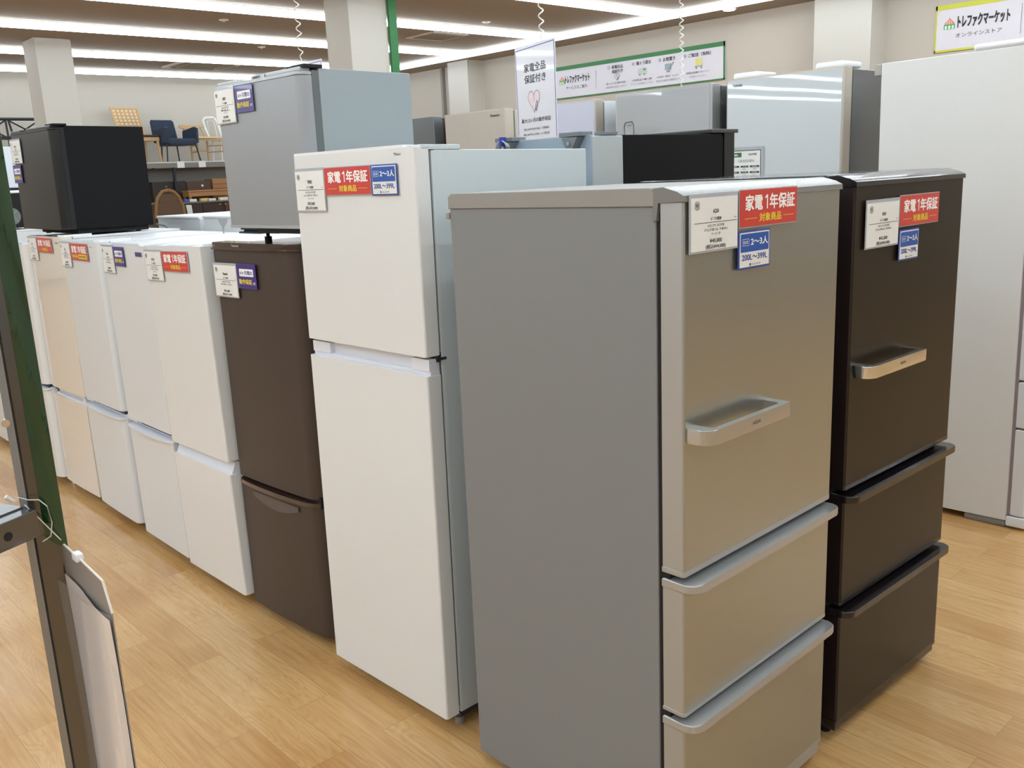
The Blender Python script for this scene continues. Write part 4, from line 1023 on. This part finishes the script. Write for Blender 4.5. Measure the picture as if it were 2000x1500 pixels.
# post: an angle section; narrow flange towards the aisle, broad web facing the fridges
ux, uy = .974, -.222          # across the view
vx, vy = .222, .974           # along the view
def PP(a, b): return (a * ux + b * vx, a * uy + b * vy)
bm = bmesh.new(); prism(bm, [PP(0, -.002), PP(.0068, -.003), PP(.0068, -.0012), PP(.0015, -.0004), PP(.0015, .02), PP(0, .02)], 0, 2.2); obj('post_flange', bm, M_flange, t)
bm = bmesh.new(); prism(bm, [PP(.0068, -.003), PP(.009, .003), PP(.0365, .003), PP(.0367, .0045), PP(.008, .0048), PP(.0055, -.001)], 0, 2.2, r=0); obj('post', bm, M_post, t)
ex, ey = -.913, -.408
bm = bmesh.new()
for z in (1.216,):
    q = [(0, 0), (ex * .8, ey * .8), (ex * .8 - ey * .022, ey * .8 + ex * .022 * 1), (-ey * .022, ex * .022)]
    prism(bm, q, z - .014, z + .014, r=.001)
    prism(bm, [(a - ey * .004, b + ex * .004) for a, b in q[:2]] + [(ex * .8 + ey * .03, ey * .8 - ex * .03), (ey * .03, -ex * .03)], z + .0142, z + .0155)
obj('cross_bar', bm, M_post, t)
for k in range(6):
    bm = bmesh.new(); d = .034 + k * .06; px_, py_ = ex * d, ey * d
    cyl(bm, (px_ + ey * .0005, py_ - ex * .0005, 1.215), (px_ - ey * .0225, py_ + ex * .0225, 1.215), .0045, n=14)
    obj('hole', bm, M_dark, t)
for z in (1.318, 1.387):
    bm = bmesh.new(); cyl(bm, (-.001, -.004, z), (.0, -.001, z), .004, n=12); obj('rivet', bm, M_chrome, t)
for dx, dy, h in ((-1.6, -.7, 2.2),):
    part('far_post', M_post, t, (dx, dx + .04, dy, dy + .04, 0, h), r=.002)
# green reflection in the post, painted as a thin wavy strip over the steel
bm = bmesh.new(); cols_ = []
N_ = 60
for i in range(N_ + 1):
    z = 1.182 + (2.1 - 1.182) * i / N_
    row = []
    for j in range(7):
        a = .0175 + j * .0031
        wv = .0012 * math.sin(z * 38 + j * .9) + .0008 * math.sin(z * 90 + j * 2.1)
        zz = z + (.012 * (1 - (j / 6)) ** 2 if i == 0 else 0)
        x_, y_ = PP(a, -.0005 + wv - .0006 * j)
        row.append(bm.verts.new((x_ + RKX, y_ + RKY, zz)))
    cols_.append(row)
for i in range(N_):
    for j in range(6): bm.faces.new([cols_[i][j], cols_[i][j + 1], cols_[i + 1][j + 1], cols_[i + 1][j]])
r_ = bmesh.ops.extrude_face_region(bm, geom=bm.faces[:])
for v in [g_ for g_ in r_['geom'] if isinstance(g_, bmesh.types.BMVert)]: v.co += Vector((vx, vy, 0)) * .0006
M_grefl = mat('green_reflection', (30, 66, 36), .12, coat=.8, alpha=.9, bump=.2, bscale=10, var=.75, scale=1.0, aniso=(70, 70, 5))
tag(obj('green_reflection', bm, M_grefl), 'painted dark green reflection on a thin strip down the upper part of the steel post', 'reflection')
# clear pouch with papers
t = thing('document_pouch', 'grey-backed clear pouch with papers tied to the lower steel post', 'pouch', (.2485, .9745, 0))
def sheet(bm, pts, th, n=1):
    """pts: outline as (distance towards the camera, height); bends slightly"""
    prism(bm, [(-a, z) for a, z in pts], -th / 2, th / 2, axis='x')
bm = bmesh.new(); sheet(bm, [(0, 1.183), (.118, 1.176), (.131, 1.149), (.131, .60), (0, .60)], .0012); obj('backing_board', bm, mat('grey_board', (142, 136, 132), .4), t)
bm = bmesh.new(); tube(bm, [(0, 0, 1.184), (0, -.06, 1.1815), (0, -.118, 1.1775), (0, -.132, 1.149)], .0012, n=6); obj('edge_binding', bm, mat('cream_binding', (226, 218, 206), .5), t)
bm = bmesh.new()
prevs = None
for i in range(13):
    z = 1.142 - i * .045; row = []
    for j in range(8):
        a = .012 + .1185 * j / 7
        bend = .0022 * math.sin(j * .8 + i * .25) + .0012 * math.sin(i * .9)
        row.append(bm.verts.new((-.0042 + bend * .7 + .0022 * (j / 7) ** 3, -a, z + (.012 * (1 - j / 7)) * (1 if i == 0 else 0))))
    if prevs:
        for j in range(7): bm.faces.new([prevs[j], prevs[j + 1], row[j + 1], row[j]])
    prevs = row
obj('papers', bm, mat('pouch_paper', (214, 208, 206), .25, coat=.6), t)
bm = bmesh.new()
prevs = None
for i in range(13):
    z = 1.146 - i * .045; row = []
    for j in range(8):
        a = .001 + .13 * j / 7
        row.append(bm.verts.new((-.0095 + .002 * math.sin(j * 1.1 + i * .5) + .006 * (j / 7) ** 2, -a, z)))
    if prevs:
        for j in range(7): bm.faces.new([prevs[j], prevs[j + 1], row[j + 1], row[j]])
    prevs = row
obj('clear_sleeve', bm, mat('clear_vinyl', (225, 225, 230), .08, alpha=.22, coat=1.0, bump=.4, bscale=30), t)
bm = bmesh.new(); rbox(bm, -.004, .004, -.058, -.044, 1.178, 1.187, r=.002); obj('clip', bm, M_wplast, t)
# cable tie on the post joint
bm = bmesh.new()
tube(bm, [(.2150, .9700, 1.243), (.224, .9690, 1.238), (.233, .9670, 1.236), (.239, .9655, 1.228), (.241, .9650, 1.21), (.238, .9655, 1.196), (.230, .9670, 1.192)], .0006, n=5)
tube(bm, [(.2200, .9690, 1.234), (.232, .9660, 1.214), (.246, .9630, 1.190)], .0006, n=5)
cyl(bm, (.2105, .968, 1.2405), (.2045, .968, 1.247), .0022, n=8)
tag(obj('plastic_tie', bm, mat('clear_tie', (226, 222, 216), .3, alpha=.9)), 'clear plastic tag fastener looped around the steel post at the cross bar', 'tie')
